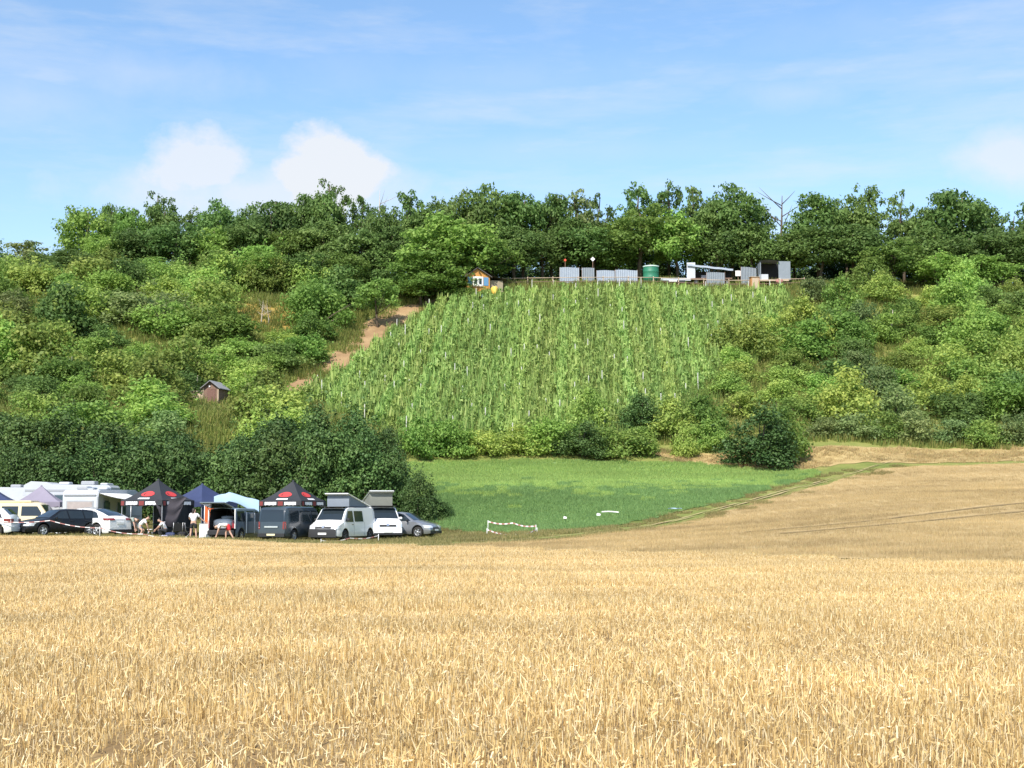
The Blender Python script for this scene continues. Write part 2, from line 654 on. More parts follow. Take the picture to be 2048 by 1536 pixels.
def sheet(name, near, far, n, m, mat, lift, wob=0.0):
    """draped sheet between two world polylines"""
    A, B = resample(near, n), resample(far, n)
    t = np.linspace(0, 1, m)[:, None, None]
    G = A[None] * (1 - t) + B[None] * t
    if wob:
        w = rng.normal(0, wob, (n, 2))
        w = (w + np.roll(w, 1, 0) + np.roll(w, 2, 0)) / 2
        G[-1] += w
        w2 = rng.normal(0, wob, (n, 2))
        G[0] += (w2 + np.roll(w2, 1, 0)) / 2
    Z = H(G[..., 0], G[..., 1]) + lift
    v = np.concatenate([G, Z[..., None]], -1).reshape(-1, 3)
    i, j = np.meshgrid(np.arange(m - 1), np.arange(n - 1), indexing='ij')
    f = np.stack([i * n + j, i * n + j + 1, (i + 1) * n + j + 1, (i + 1) * n + j], -1).reshape(-1, 4)
    o = link(name, mesh_np(name, v, f, mat, True))
    return tag(o, kind='structure'), G


def gp(L):
    return [tuple(hit(u, v)[:2]) for u, v in L]


NEAR_FAR = [(-60, 73)] + [tuple(stand(u, Y)[:2]) for u, Y in ((0, 73.5), (200, 74), (400, 73.5), (640, 71.5), (900, 66), (1250, 55), (1650, 47), (2048, 40.5))] + [(34, 32)]
NEAR_NEAR = [(-60, -4), (34, -4)]
sheet('stubble_field', NEAR_NEAR, NEAR_FAR, 90, 110, M_SOIL, .03)

TRACK_LINE = [tuple(stand(u, Y)[:2]) for u, Y in ((930, 75.5), (1060, 77), (1180, 80.5), (1300, 86), (1420, 93), (1500, 99), (1580, 106), (1680, 114), (1780, 121))]
FIELD2_FAR = [tuple(stand(u, Y)[:2]) for u, Y in ((905, 70), (1060, 73.5), (1180, 77.5), (1300, 83), (1420, 90.5), (1500, 96.5), (1580, 103.5), (1680, 112), (1760, 117.5), (1850, 119.5), (2048, 120))] + [(62, 121)]
FIELD2_NEAR = [tuple(stand(u, Y)[:2]) for u, Y in ((905, 66.5), (1250, 55.6), (1650, 47.6), (2048, 41.2))] + [(34.5, 32), (62, 32)]
sheet('brown_stubble_field', FIELD2_NEAR, FIELD2_FAR, 130, 80, M_FIELD2, .035, .25)
sheet('mown_strip', [tuple(stand(u, Y)[:2]) for u, Y in ((1560, 118), (1700, 120.5), (1850, 121), (2048, 121.5))] + [(64, 122)],
      [tuple(stand(u, Y)[:2]) for u, Y in ((1290, 125.5), (1640, 125.5), (1850, 127.5), (2048, 128.5))] + [(66, 129)], 60, 12, M_MOWN, .04, .3)
CROP_NEAR = [tuple(stand(u, Y)[:2]) for u, Y in ((780, 94), (880, 91), (960, 87), (1060, 83.5), (1180, 86), (1300, 91), (1420, 97.5), (1500, 103.5), (1580, 110.5), (1640, 116))]
CROP_FAR = [tuple(stand(u, Y)[:2]) for u, Y in ((780, 121), (900, 122), (1200, 122.5), (1400, 122), (1560, 120), (1645, 117.5))]
sheet('crop_field', CROP_NEAR, CROP_FAR, 90, 50, M_CROPSOIL, .04, .2)
L, Rr = [], []
for k, off in enumerate((-1.0, 0.55)):
    a = [(x + off * .75, y + off * .65) for x, y in TRACK_LINE]
    b = [(x + (off + .42) * .75, y + (off + .42) * .65) for x, y in TRACK_LINE]
    sheet('farm_track', a, b, 90, 3, M_RUT, .07, .06)
sheet('dirt_track', gp([(550, 782), (620, 744), (682, 698), (722, 652), (782, 620), (836, 604)]), gp([(590, 782), (668, 745), (740, 702), (805, 652), (838, 628), (872, 600)]), 60, 14, M_DIRT, .06, .25)
sheet('dry_meadow', gp([(455, 650), (520, 662), (600, 668)]), gp([(470, 612), (540, 606), (610, 615)]), 30, 10, M_OCHRE, .05, .6)
sheet('bare_slope', gp([(-10, 862), (40, 862)]), gp([(-10, 838), (34, 838)]), 20, 8, M_DIRT, .05, .3)
for (a, b, c, d) in ((1296, 1352, 957, 963), (1448, 1524, 946, 950)):
    sheet('bare_patch', gp([(a, d), (b, d - 1)]), gp([(a + 6, c), (b - 4, c)]), 14, 4, M_DARKSOIL, .06, .08)


# ------------------------------------------------------------------ stuff made of countless blades: one tile, set out on points
def scatter_tiles(name, tile_v, tile_f, tile_t, P, rot, scl, mat, label):
    nt = len(tile_v)
    v = np.concatenate([tile_v, P])
    isp = np.zeros(len(v), bool)
    isp[nt:] = True
    rv = np.zeros((len(v), 3))
    rv[nt:] = rot
    sv = np.ones((len(v), 3))
    sv[nt:] = scl
    me = mesh_np(name, v, tile_f, mat, False, {'is_point': ('BOOLEAN', 'POINT', isp), 'turn': ('FLOAT_VECTOR', 'POINT', rv),
                                               'size': ('FLOAT_VECTOR', 'POINT', sv), 'tint': ('FLOAT', 'FACE', tile_t)})
    o = link(name, me)
    tag(o, kind='stuff')
    ng = bpy.data.node_groups.new(name + ' set out', 'GeometryNodeTree')
    ng.interface.new_socket('Geometry', in_out='INPUT', socket_type='NodeSocketGeometry')
    ng.interface.new_socket('Geometry', in_out='OUTPUT', socket_type='NodeSocketGeometry')
    n, l = ng.nodes, ng.links
    gi, go = n.new('NodeGroupInput'), n.new('NodeGroupOutput')

    def named(nm, typ):
        q = n.new('GeometryNodeInputNamedAttribute')
        q.data_type = typ
        q.inputs['Name'].default_value = nm
        return q.outputs['Attribute']
    sg = n.new('GeometryNodeSeparateGeometry')
    sg.domain = 'POINT'
    l.new(gi.outputs[0], sg.inputs['Geometry'])
    l.new(named('is_point', 'BOOLEAN'), sg.inputs['Selection'])
    mp = n.new('GeometryNodeMeshToPoints')
    l.new(sg.outputs['Selection'], mp.inputs['Mesh'])
    ip = n.new('GeometryNodeInstanceOnPoints')
    l.new(mp.outputs[0], ip.inputs['Points'])
    l.new(sg.outputs['Inverted'], ip.inputs['Instance'])
    er = n.new('FunctionNodeEulerToRotation')
    l.new(named('turn', 'FLOAT_VECTOR'), er.inputs[0])
    l.new(er.outputs[0], ip.inputs['Rotation'])
    l.new(named('size', 'FLOAT_VECTOR'), ip.inputs['Scale'])
    l.new(ip.outputs[0], go.inputs[0])
    md = o.modifiers.new('set out', 'NODES')
    md.node_group = ng
    return o


def blades(base, hgt, wid, lean, rg, bend=0.0, tips=0.6):
    """quads standing at base points; one quad each, facing any way"""
    n = len(base)
    a = rg.uniform(0, 2 * np.pi, n)
    wv = np.stack([np.cos(a), np.sin(a), np.zeros(n)], 1) * (wid / 2)[:, None]
    la = rg.uniform(0, 2 * np.pi, n)
    ln = np.stack([np.cos(la), np.sin(la), np.zeros(n)], 1) * (lean * hgt)[:, None]
    up = np.zeros((n, 3))
    up[:, 2] = hgt
    v = np.stack([base - wv, base + wv, base + up + ln + wv * tips, base + up + ln - wv * tips], 1).reshape(-1, 3)
    f = np.arange(4 * n).reshape(-1, 4)
    return v, f


def tile_points(inside, step, x0, x1, y0, y1, jit=0.0):
    X, Y = np.meshgrid(np.arange(x0, x1, step), np.arange(y0, y1, step))
    p = np.stack([X.ravel(), Y.ravel()], 1)
    if jit:
        p = p + rng.uniform(-jit, jit, p.shape)
    return p[inside(p)]


def in_poly(p, poly):
    poly = np.asarray(poly)
    x, y = p[:, 0], p[:, 1]
    c = np.zeros(len(p), bool)
    j = len(poly) - 1
    for i in range(len(poly)):
        xi, yi = poly[i]
        xj, yj = poly[j]
        k = ((yi > y) != (yj > y)) & (x < (xj - xi) * (y - yi) / (yj - yi + 1e-12) + xi)
        c ^= k
        j = i
    return c


def in_view(p, mg=3.0):
    return (np.abs(p[:, 0]) < p[:, 1] * 0.372 + mg)


def lay(p, lift, rz, zs=(0.85, 1.15)):
    """positions and rotations that follow the slope"""
    z = H(p[:, 0], p[:, 1])
    e = 0.5
    gx = (H(p[:, 0] + e, p[:, 1]) - H(p[:, 0] - e, p[:, 1])) / (2 * e)
    gy = (H(p[:, 0], p[:, 1] + e) - H(p[:, 0], p[:, 1] - e)) / (2 * e)
    rot = np.zeros((len(p), 3))
    for i in range(len(p)):
        nrm = Vector((-gx[i], -gy[i], 1)).normalized()
        q = Vector((0, 0, 1)).rotation_difference(nrm) @ Euler((0, 0, rz[i])).to_quaternion()
        rot[i] = q.to_euler()
    s = np.ones((len(p), 3))
    s[:, 2] = rng.uniform(*zs, len(p))
    return np.c_[p, z + lift], rot, s


RUTS = [[(2100, 84), (1900, 78.5), (1720, 73), (1560, 69.5), (1420, 68)], [(2100, 77), (1940, 73), (1760, 68.5), (1620, 65.5), (1500, 64.5)]]
RUT_W = []
for L in RUTS:
    w = resample([tuple(stand(u, Y)[:2]) for u, Y in L], 60)
    w = (w + np.roll(w, 3, 0) + np.roll(w, -3, 0)) / 3
    w = w[4:-4]
    RUT_W.append(w)
    sheet('wheel_rut', w + (0, -.34), w + (.05, .34), 52, 3, M_RUTSTRAW, .06, .07)


def near_ruts(q):
    bad = np.zeros(len(q), bool)
    for w in RUT_W:
        bad |= (((q[:, None] - w[None]) ** 2).sum(2).min(1) < .8 ** 2)
    return bad


def build_stubble():
    T = 2.0
    rg = np.random.default_rng(3)
    vs_, ts = [], []
    rows = np.arange(-T / 2 + .0625, T / 2, .125)
    # stalks in drill rows
    n = 2700
    bx = rg.choice(rows, n) + rg.normal(0, .05, n)
    by = rg.uniform(-T / 2, T / 2, n)
    b = np.stack([bx, by, np.full(n, -.01)], 1)
    hg = np.clip(rg.normal(.088, .028, n), .025, .17)
    v1, _ = blades(b, hg, rg.uniform(.004, .009, n), np.abs(rg.normal(0, .17, n)), rg, tips=.75)
    t1 = np.clip(rg.normal(.52, .29, n), 0, 1)
    # split leaves and sheaths hanging off the stalks
    n2 = 700
    b2 = np.stack([rg.uniform(-T / 2, T / 2, n2), rg.uniform(-T / 2, T / 2, n2), rg.uniform(.0, .08, n2)], 1)
    v2, _ = blades(b2, rg.uniform(.03, .09, n2), rg.uniform(.006, .014, n2), rg.uniform(.2, 1.3, n2), rg, tips=.3)
    t2 = np.clip(rg.normal(.75, .2, n2), 0, 1)
    # straw lying about
    n3 = 300
    c = np.stack([rg.uniform(-T / 2, T / 2, n3), rg.uniform(-T / 2, T / 2, n3), rg.uniform(.01, .10, n3)], 1)
    a = rg.uniform(0, 2 * np.pi, n3)
    d = np.stack([np.cos(a), np.sin(a), rg.normal(0, .25, n3)], 1) * rg.uniform(.012, .05, n3)[:, None]
    s = np.stack([-np.sin(a), np.cos(a), rg.normal(0, .5, n3)], 1) * rg.uniform(.003, .007, n3)[:, None]
    v3 = np.stack([c - d - s, c + d - s, c + d + s, c - d + s], 1).reshape(-1, 3)
    t3 = np.clip(rg.normal(.7, .25, n3), 0, 1)
    v = np.concatenate([v1, v2, v3])
    f = np.arange(len(v)).reshape(-1, 4)
    t = np.concatenate([t1, t2, t3])
    poly = NEAR_NEAR[:1] + NEAR_NEAR[1:] + NEAR_FAR[::-1]
    p = tile_points(lambda q: in_poly(q, poly) & in_view(q, 3.0) & (q[:, 1] > 4), 1.9, -34, 34, 4, 76, .12)
    rz = rng.choice([0, np.pi], len(p)) + rng.normal(0, .05, len(p))
    P, rot, sc = lay(p, .03, rz, (.8, 1.25))
    band = np.sin(P[:, 1] * .62 + .10 * P[:, 0] + 1.2 * np.sin(P[:, 0] * .21)) * .5 + np.sin(P[:, 1] * 1.7 - .3 * P[:, 0]) * .25
    sc[:, 2] *= np.clip(1 + .5 * band, .4, 1.45)
    scatter_tiles('stubble_stalks', v, f, t, P, rot, sc, M_STRAW, None)
    # the field on the right, stalks duller and browner than the near ones
    n = 620
    b = np.stack([rg.uniform(-1, 1, n), rg.uniform(-1, 1, n), np.full(n, -.01)], 1)
    v4, _ = blades(b, np.clip(rg.normal(.11, .035, n), .03, .2), rg.uniform(.008, .018, n), np.abs(rg.normal(0, .3, n)), rg, tips=.6)
    t4 = np.clip(rg.normal(.5, .25, n), 0, 1)
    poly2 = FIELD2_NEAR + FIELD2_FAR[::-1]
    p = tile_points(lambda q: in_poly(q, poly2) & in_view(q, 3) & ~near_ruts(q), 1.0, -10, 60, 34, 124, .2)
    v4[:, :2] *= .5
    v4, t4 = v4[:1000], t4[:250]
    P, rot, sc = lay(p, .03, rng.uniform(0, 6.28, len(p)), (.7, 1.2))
    scatter_tiles('brown_stubble_stalks', v4, np.arange(len(v4)).reshape(-1, 4), t4, P, rot, sc, M_STRAW2, None)


build_stubble()


VA = [(600, 800), (720, 846), (850, 886), (1000, 892), (1150, 882), (1260, 862), (1350, 838)]
VT = [(880, 614), (935, 618), (1010, 602), (1250, 592), (1590, 591)]
VA_w, VT_w = resample(gp(VA), 25), resample(gp(VT), 25)
VINE_W = [tuple(p) for p in VA_w] + [tuple(p) for p in VT_w[::-1]]


def build_crop():
    rg = np.random.default_rng(5)
    n = 1900
    b = np.stack([rg.uniform(-1, 1, n), rg.uniform(-1, 1, n), rg.uniform(0, .12, n)], 1)
    v, _ = blades(b, rg.uniform(.05, .15, n), rg.uniform(.025, .06, n), rg.uniform(.1, .9, n), rg, tips=.5)
    t = np.clip(rg.normal(.5, .25, n), 0, 1)
    poly = CROP_NEAR + CROP_FAR[::-1]
    p = tile_points(lambda q: in_poly(q, poly), .95, -14, 32, 80, 124, .15)
    v[:, :2] *= .5
    v, t = v[:4 * 620], t[:620]
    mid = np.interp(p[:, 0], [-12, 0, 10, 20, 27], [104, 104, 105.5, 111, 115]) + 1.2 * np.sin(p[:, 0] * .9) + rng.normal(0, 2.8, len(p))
    far = p[:, 1] > mid  # deeper green on the near side, yellow-green beyond
    for nm, sel, mat in (('crop_leaves', ~far, M_CROP), ('far_crop_leaves', far, M_CROPFAR)):
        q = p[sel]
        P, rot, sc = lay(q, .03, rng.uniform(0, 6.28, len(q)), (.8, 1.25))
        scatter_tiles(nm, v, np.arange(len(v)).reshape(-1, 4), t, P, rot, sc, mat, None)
    # uncut grass: verge by the cars, track edges, the hillside between the shrubs
    n = 520
    b = np.stack([rg.uniform(-1.5, 1.5, n), rg.uniform(-1.5, 1.5, n), np.full(n, -.03)], 1)
    v, _ = blades(b, np.clip(rg.normal(.42, .16, n), .1, .9), rg.uniform(.05, .13, n), rg.uniform(0, .5, n), rg, tips=.25)
    t = np.clip(rg.normal(.5, .27, n), 0, 1)

    def hill(q):
        vis = in_view(q, 4) & (q[:, 1] > 100) & (q[:, 1] < 190)
        return vis & ~in_poly(q, CROP_NEAR + CROP_FAR[::-1]) & ~in_poly(q, poly2) & ~in_poly(q, trk) & ~((q[:, 0] > -9) & (q[:, 1] < 124)) & ~((q[:, 0] > 8) & (q[:, 1] < 128.0))
    poly2 = FIELD2_NEAR + FIELD2_FAR[::-1]
    trk = gp([(552, 784), (640, 740), (700, 694), (745, 645), (800, 612), (850, 600)]) + gp([(880, 600), (838, 632), (810, 655), (742, 706), (668, 749), (590, 790)])
    p = tile_points(hill, 2.9, -80, 80, 100, 190, .3)
    P, rot, sc = lay(p, 0, rng.uniform(0, 6.28, len(p)), (.6, 1.5))
    inv = in_poly(p, VINE_W)
    pv = np.concatenate([p[inv], p[inv] + 1.45, p[inv] + (1.45, 0)])
    Pv, rv, sv = lay(pv, 0, rng.uniform(0, 6.28, len(pv)), (1.0, 2.3))
    scatter_tiles('vineyard_grass', v, np.arange(len(v)).reshape(-1, 4), t, Pv, rv, sv, M_VINEGRASS, None)
    P, rot, sc = P[~inv], rot[~inv], sc[~inv]
    scatter_tiles('hillside_grass', v, np.arange(len(v)).reshape(-1, 4), t, P, rot, sc, M_TALLGRASS, None)
    n = 700
    b = np.stack([rg.uniform(-.8, .8, n), rg.uniform(-.8, .8, n), np.full(n, -.02)], 1)
    v, _ = blades(b, np.clip(rg.normal(.14, .06, n), .03, .34), rg.uniform(.02, .05, n), rg.uniform(0, .6, n), rg, tips=.25)
    t = np.clip(rg.normal(.55, .3, n), 0, 1)
    verge = CROP_NEAR[1:] + [(x + .1, y - .4) for x, y in TRACK_LINE[::-1]]
    ed = tile_points(lambda q: in_poly(q, verge) & (q[:, 1] > 74), 1.4, -8, 36, 74, 124, .3)
    band = [(x + .9, y + .7) for x, y in TRACK_LINE] + [(x + 1.6, y - 1.6) for x, y in TRACK_LINE[::-1]]
    e2 = tile_points(lambda q: in_poly(q, band) & (rng.random(len(q)) < .55), 1.4, -8, 40, 74, 124, .4)
    camp = [tuple(stand(u, Y)[:2]) for u, Y in ((-60, 74), (200, 74.5), (400, 74), (640, 72), (900, 66.8), (1060, 73), (1060, 82), (960, 86), (880, 94), (860, 98), (-60, 97))]
    e3 = tile_points(lambda q: in_poly(q, camp), 1.45, -40, 12, 62, 98, .3)
    ed = np.concatenate([ed, e2, e3])
    trk_w = resample([(x + off * .75, y + off * .65) for off in (-.8, .75) for x, y in (TRACK_LINE if off < 0 else TRACK_LINE[::-1])], 160)
    ed = ed[((ed[:, None] - trk_w[None]) ** 2).sum(2).min(1) > .5 ** 2]
    P, rot, sc = lay(ed, 0, rng.uniform(0, 6.28, len(ed)), (.5, 1.2))
    sc[:, :2] = .75
    scatter_tiles('verge_grass', v, np.arange(len(v)).reshape(-1, 4), t, P, rot, sc, M_DRYGRASS, None)
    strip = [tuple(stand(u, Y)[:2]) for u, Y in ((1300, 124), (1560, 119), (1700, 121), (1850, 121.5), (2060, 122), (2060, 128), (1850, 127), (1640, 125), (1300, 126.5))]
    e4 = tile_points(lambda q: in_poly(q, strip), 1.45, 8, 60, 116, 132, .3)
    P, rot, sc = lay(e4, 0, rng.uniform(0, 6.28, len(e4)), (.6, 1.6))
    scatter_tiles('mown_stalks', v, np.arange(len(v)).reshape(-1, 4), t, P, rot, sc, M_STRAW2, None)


build_crop()
# ------------------------------------------------------------------ plants
ORD = ['nearest', 'second nearest', 'third nearest', 'fourth nearest', 'fifth nearest', 'sixth nearest', 'seventh nearest', 'eighth nearest', 'ninth nearest', 'tenth nearest']
MARKS = [('orange hut', 960, 565), ('brown plank hut', 430, 785), ('green round tank', 1306, 547), ('grey corrugated screens', 1200, 548),
         ('silver-roofed trailer', 1430, 540), ('open shed on the ridge', 1555, 540), ('small tree on dirt track', 757, 610), ('ochre dry clearing', 525, 637),
         ('bare sandy patch', 20, 850), ('tall forked dead snag', 1568, 410), ('pop-top white vans', 715, 1020),
         ('lone bush by crop', 1525, 855), ('farm track end', 1790, 915), ('pale standing dead trunk', 1785, 650), ('pale leaning dead trunk', 420, 605)]
PLANTS = []      # (object, look, u, v) labelled together at the end


def label_plants():
    bins = {}
    for o, look, u, v in PLANTS:
        best = min(MARKS, key=lambda m: math.hypot(u - m[1], (v - m[2]) * 1.2))
        a = math.degrees(math.atan2(best[2] - v, u - best[1])) % 360
        sec = ['to the right of', 'up and right of', 'straight above', 'up and left of', 'to the left of', 'down and left of', 'straight below', 'down and right of'][int(((a + 22.5) % 360) // 45)]
        bins.setdefault((look, best[0], sec), []).append((math.hypot(u - best[1], v - best[2]), o))
    for (look, mk, sec), L in bins.items():
        L.sort(key=lambda t: t[0])
        for i, (_, o) in enumerate(L):
            if len(L) == 1:
                o['label'] = f"{look}, {sec} the {mk}"
            else:
                o['label'] = f"{look}, {ORD[min(i, 9)]} {sec} the {mk}"
            if len(o['label'].split()) > 16:
                o['label'] = f"{look}, {ORD[min(i, 9)]} to {mk}"


def leaf_cloud(boughs, n, size, rg, up=.45, asp=.62, core=.5):
    c = np.array([b[0] for b in boughs])
    r = np.array([b[1] for b in boughs])
    bt = rg.uniform(.25, .75, len(boughs))
    w = (r[:, 0] * r[:, 1]) / (r[:, 0] * r[:, 1]).sum()
    k = rg.choice(len(boughs), n, p=w)
    d = rg.normal(0, 1, (n, 3))
    d[:, 2] += .25
    d /= np.linalg.norm(d, axis=1)[:, None]
    rad = np.clip(np.abs(rg.normal(.78, .27, n)), .05, 1.5)
    p = c[k] + d * r[k] * rad[:, None]
    nr = d * .7 + rg.normal(0, .5, (n, 3))
    nr[:, 2] += up
    nr /= np.linalg.norm(nr, axis=1)[:, None]
    t = np.cross(nr, rg.normal(0, 1, (n, 3)))
    t /= np.linalg.norm(t, axis=1)[:, None]
    s = np.cross(nr, t)
    L = (size * rg.uniform(.6, 1.35, n))[:, None]
    t, s = t * L / 2, s * L / 2 * asp
    v = np.stack([p - t, p - s * 1.0 + t * .1, p + t, p + s * 1.0 + t * .1], 1).reshape(-1, 3)
    tint = np.clip(bt[k] + rg.normal(0, .11, n), 0, 1)
    return v, tint


def crown_obj(name, boughs, n, size, mat, rg, parent, **kw):
    v, t = leaf_cloud(boughs, n, size, rg, **kw)
    return link(name, mesh_np(name, v, np.arange(len(v)).reshape(-1, 4), mat, False, {'tint': ('FLOAT', 'FACE', t)}), parent)


def limbs(mb, base, top, r0, targets, rg, wob=.12):
    base, top = Vector(base), Vector(top)
    hgt = (top - base).length
    pts = [base + (top - base) * t + Vector((rg.normal(0, wob), rg.normal(0, wob), 0)) * (1 if 0 < t else 0) for t in (0, .25, .5, .75, 1)]
    pts[0].z -= .4
    mb.tube(pts, [r0 * 1.25, r0, r0 * .8, r0 * .6, r0 * .3], 7)
    for q in targets:
        q = Vector(q)
        t = rg.uniform(.3, .85)
        s = base + (top - base) * t
        m = (s + q) / 2 + Vector((0, 0, -.08 * hgt * .3))
        mb.tube([s, m, q], [r0 * .42, r0 * .28, r0 * .1], 5)


def make_plant(kind, leaf, W, Ht, seed, trunk_h, nb, nl, size, gap=0.0, flat=.55, name='shrub', low=.0, br=(.16, .3)):
    """unit plant: W wide, Ht high; trunk_h share of height bare below the crown"""
    rg = np.random.default_rng(seed)
    root = empty(name, (0, 0, -500))
    cz0 = Ht * trunk_h
    boughs = []
    tries = 0
    while len(boughs) < nb and tries < 4000:
        tries += 1
        if trunk_h < .01:
            th, q = rg.uniform(0, 6.28), math.sqrt(rg.random())
            lop = 1 + .2 * math.sin(3 * th + seed) + .12 * math.sin(5 * th + 2 * seed)
            x, y = math.cos(th) * q * W * .4 * lop, math.sin(th) * q * W * .4 * lop
            zt = Ht * (1 - .72 * q ** 2.2) * (.9 + .1 * math.sin(2 * th + seed))
            r = rg.uniform(*br) * W
            z = zt * (1 - .9 * rg.random() ** 2.2) - r * flat * .6
            z = max(z, r * flat * .3)
        else:
            d = rg.normal(0, 1, 3)
            d /= np.linalg.norm(d)
            if d[2] < -.75:
                continue
            rr = rg.uniform(.3, .9)
            th = math.atan2(d[1], d[0])
            lop = 1 + .25 * math.sin(3 * th + seed) + .15 * math.sin(5 * th + 2 * seed)
            x, y = d[0] * rr * W / 2 * lop, d[1] * rr * W / 2 * lop
            z = cz0 + (Ht - cz0) * (.5 + .44 * d[2] * rr ** .5)
            r = rg.uniform(*br) * W * (1 - .25 * abs(d[2]))
            z = max(z, r * flat + low)
        if gap and any(math.dist((x, y, z), b[0]) < gap * (r + b[1][0]) for b in boughs):
            continue
        boughs.append(((x, y, z), (r, r * rg.uniform(.8, 1.1), r * flat * rg.uniform(.8, 1.25))))
    if trunk_h < .01:      # ragged shoots that break the outline
        for _ in range(int(nb * .55)):
            c0, r0 = boughs[int(rg.integers(nb))]
            d = np.array([rg.normal(0, .5), rg.normal(0, .5), abs(rg.normal(.7, .4))])
            q = np.array(c0) + d * r0[0] * rg.uniform(.9, 1.5)
            r = r0[0] * rg.uniform(.22, .45)
            boughs.append((tuple(q), (r * .8, r * .8, r * 1.3)))
    mb = MB()
    zs = sorted(boughs, key=lambda b: rg.random())
    tg = [b[0] for b in zs[:(10 if trunk_h > .1 else 5)]]
    if trunk_h > .1 or name.endswith('tree'):
        limbs(mb, (0, 0, 0), (rg.normal(0, .05 * W), rg.normal(0, .05 * W), Ht * .86), max(.1, Ht * .021), tg, rg)
    else:
        for k in range(4):
            a = rg.uniform(0, 6.28)
            q = tg[k % len(tg)]
            mb.tube([(.25 * math.cos(a), .25 * math.sin(a), -.3), (q[0] * .5, q[1] * .5, q[2] * .55), q], [.08, .06, .02], 5)
    mb.obj('trunk' if name.endswith('tree') else 'stem', M_BARK, root)
    crown_obj('crown' if name.endswith('tree') else 'foliage', boughs, nl, size, MLEAF[leaf], rg, root)
    root['w'], root['h'] = W, Ht
    return root


PROTO = {}


def proto(key, *a, **k):
    PROTO.setdefault(key, []).append(make_plant(key, *a, **k))


for s in (1, 2, 3):
    proto('oak', 'oak', 9, 11, 100 + s, .16, 85, 6800, .46, flat=.6, name='broadleaf_tree', br=(.09, .2))
    proto('robinia', 'robinia', 10, 11, 110 + s, .12, 85, 6800, .46, flat=.5, name='broadleaf_tree', br=(.09, .2))
for s in (4, 5, 6):
    proto('gappy', 'oak', 8, 12, 120 + s, .2, 60, 3300, .40, gap=.3, flat=.7, name='sparse_tree', br=(.06, .13))
    proto('shrub', 'shrub', 6.6, 5.0, 130 + s, .0, 40, 4600, .33, name='shrub', br=(.12, .24))
    proto('yellow', 'yellow', 6.0, 4.2, 140 + s, .0, 36, 4000, .32, name='shrub', br=(.12, .24))
    proto('dark', 'dark', 6, 6.5, 150 + s, .0, 60, 9500, .23, name='hedge_bush', flat=.8, br=(.09, .2))
    proto('low_dark', 'oak', 6.4, 5.0, 220 + s, .0, 40, 4600, .33, name='shrub', br=(.12, .24))
    proto('green', 'robinia', 6.6, 5.2, 190 + s, .0, 40, 4600, .34, name='shrub', br=(.12, .24))
for s in (7, 8):
    proto('olive', 'olive', 5.8, 4.2, 160 + s, .0, 34, 3600, .31, name='shrub', br=(.12, .24))
    proto('russet', 'red', 4.2, 2.8, 170 + s, .0, 22, 1700, .30, name='shrub', br=(.12, .24))
    proto('young', 'robinia', 5.5, 6.0, 180 + s, .22, 34, 2600, .34, flat=.5, name='small_tree', br=(.11, .2))
    proto('rowtree', 'olive', 7, 8.5, 200 + s, .1, 44, 3000, .40, name='broadleaf_tree', br=(.10, .18))
LOOK = {'oak': 'dark green broad-crowned tree', 'robinia': 'bright green feathery tree', 'gappy': 'dark loose-crowned tree',
        'shrub': 'mid-green rounded shrub', 'yellow': 'yellow-green sunlit shrub', 'dark': 'dense dark green bush', 'olive': 'dull olive shrub', 'green': 'fresh green leafy shrub',
        'low_dark': 'dark green thick shrub', 'russet': 'reddish brown-green shrub', 'young': 'slim young tree', 'rowtree': 'pale olive tree'}
CAT = {'oak': 'tree', 'robinia': 'tree', 'gappy': 'tree', 'young': 'tree', 'rowtree': 'tree', 'dark': 'bush'}
USED = set()


def plant(kind, p, W=None, Ht=None, group=None, look=None, sink=.15):
    src = PROTO[kind][int(rng.integers(len(PROTO[kind])))]
    if src.name in USED:
        o = copy_tree(src)
    else:
        o = src
        USED.add(src.name)
    w0, h0 = src['w'], src['h']
    sx = (W / w0) if W else rng.uniform(.85, 1.2)
    sz = (Ht / h0) if Ht else rng.uniform(.85, 1.2)
    o.location = (p[0], p[1], p[2] - sink)
    o.rotation_euler = (0, 0, rng.uniform(0, 6.28))
    o.scale = (sx, sx * rng.uniform(.9, 1.1), sz)
    tag(o, cat=CAT.get(kind, 'shrub'), group=group)
    u, v = pix((p[0], p[1], p[2] + (Ht or h0 * sz) * .6))
    PLANTS.append((o, look or LOOK[kind], u, v))
    return o


def plant_px(kind, u, vtop, wpx, Y, group, look=None):
    g = stand(u, Y)
    zt = at(u, vtop, Y).z
    return plant(kind, g, wpx / F * Y, zt - g.z + .1, group, look)


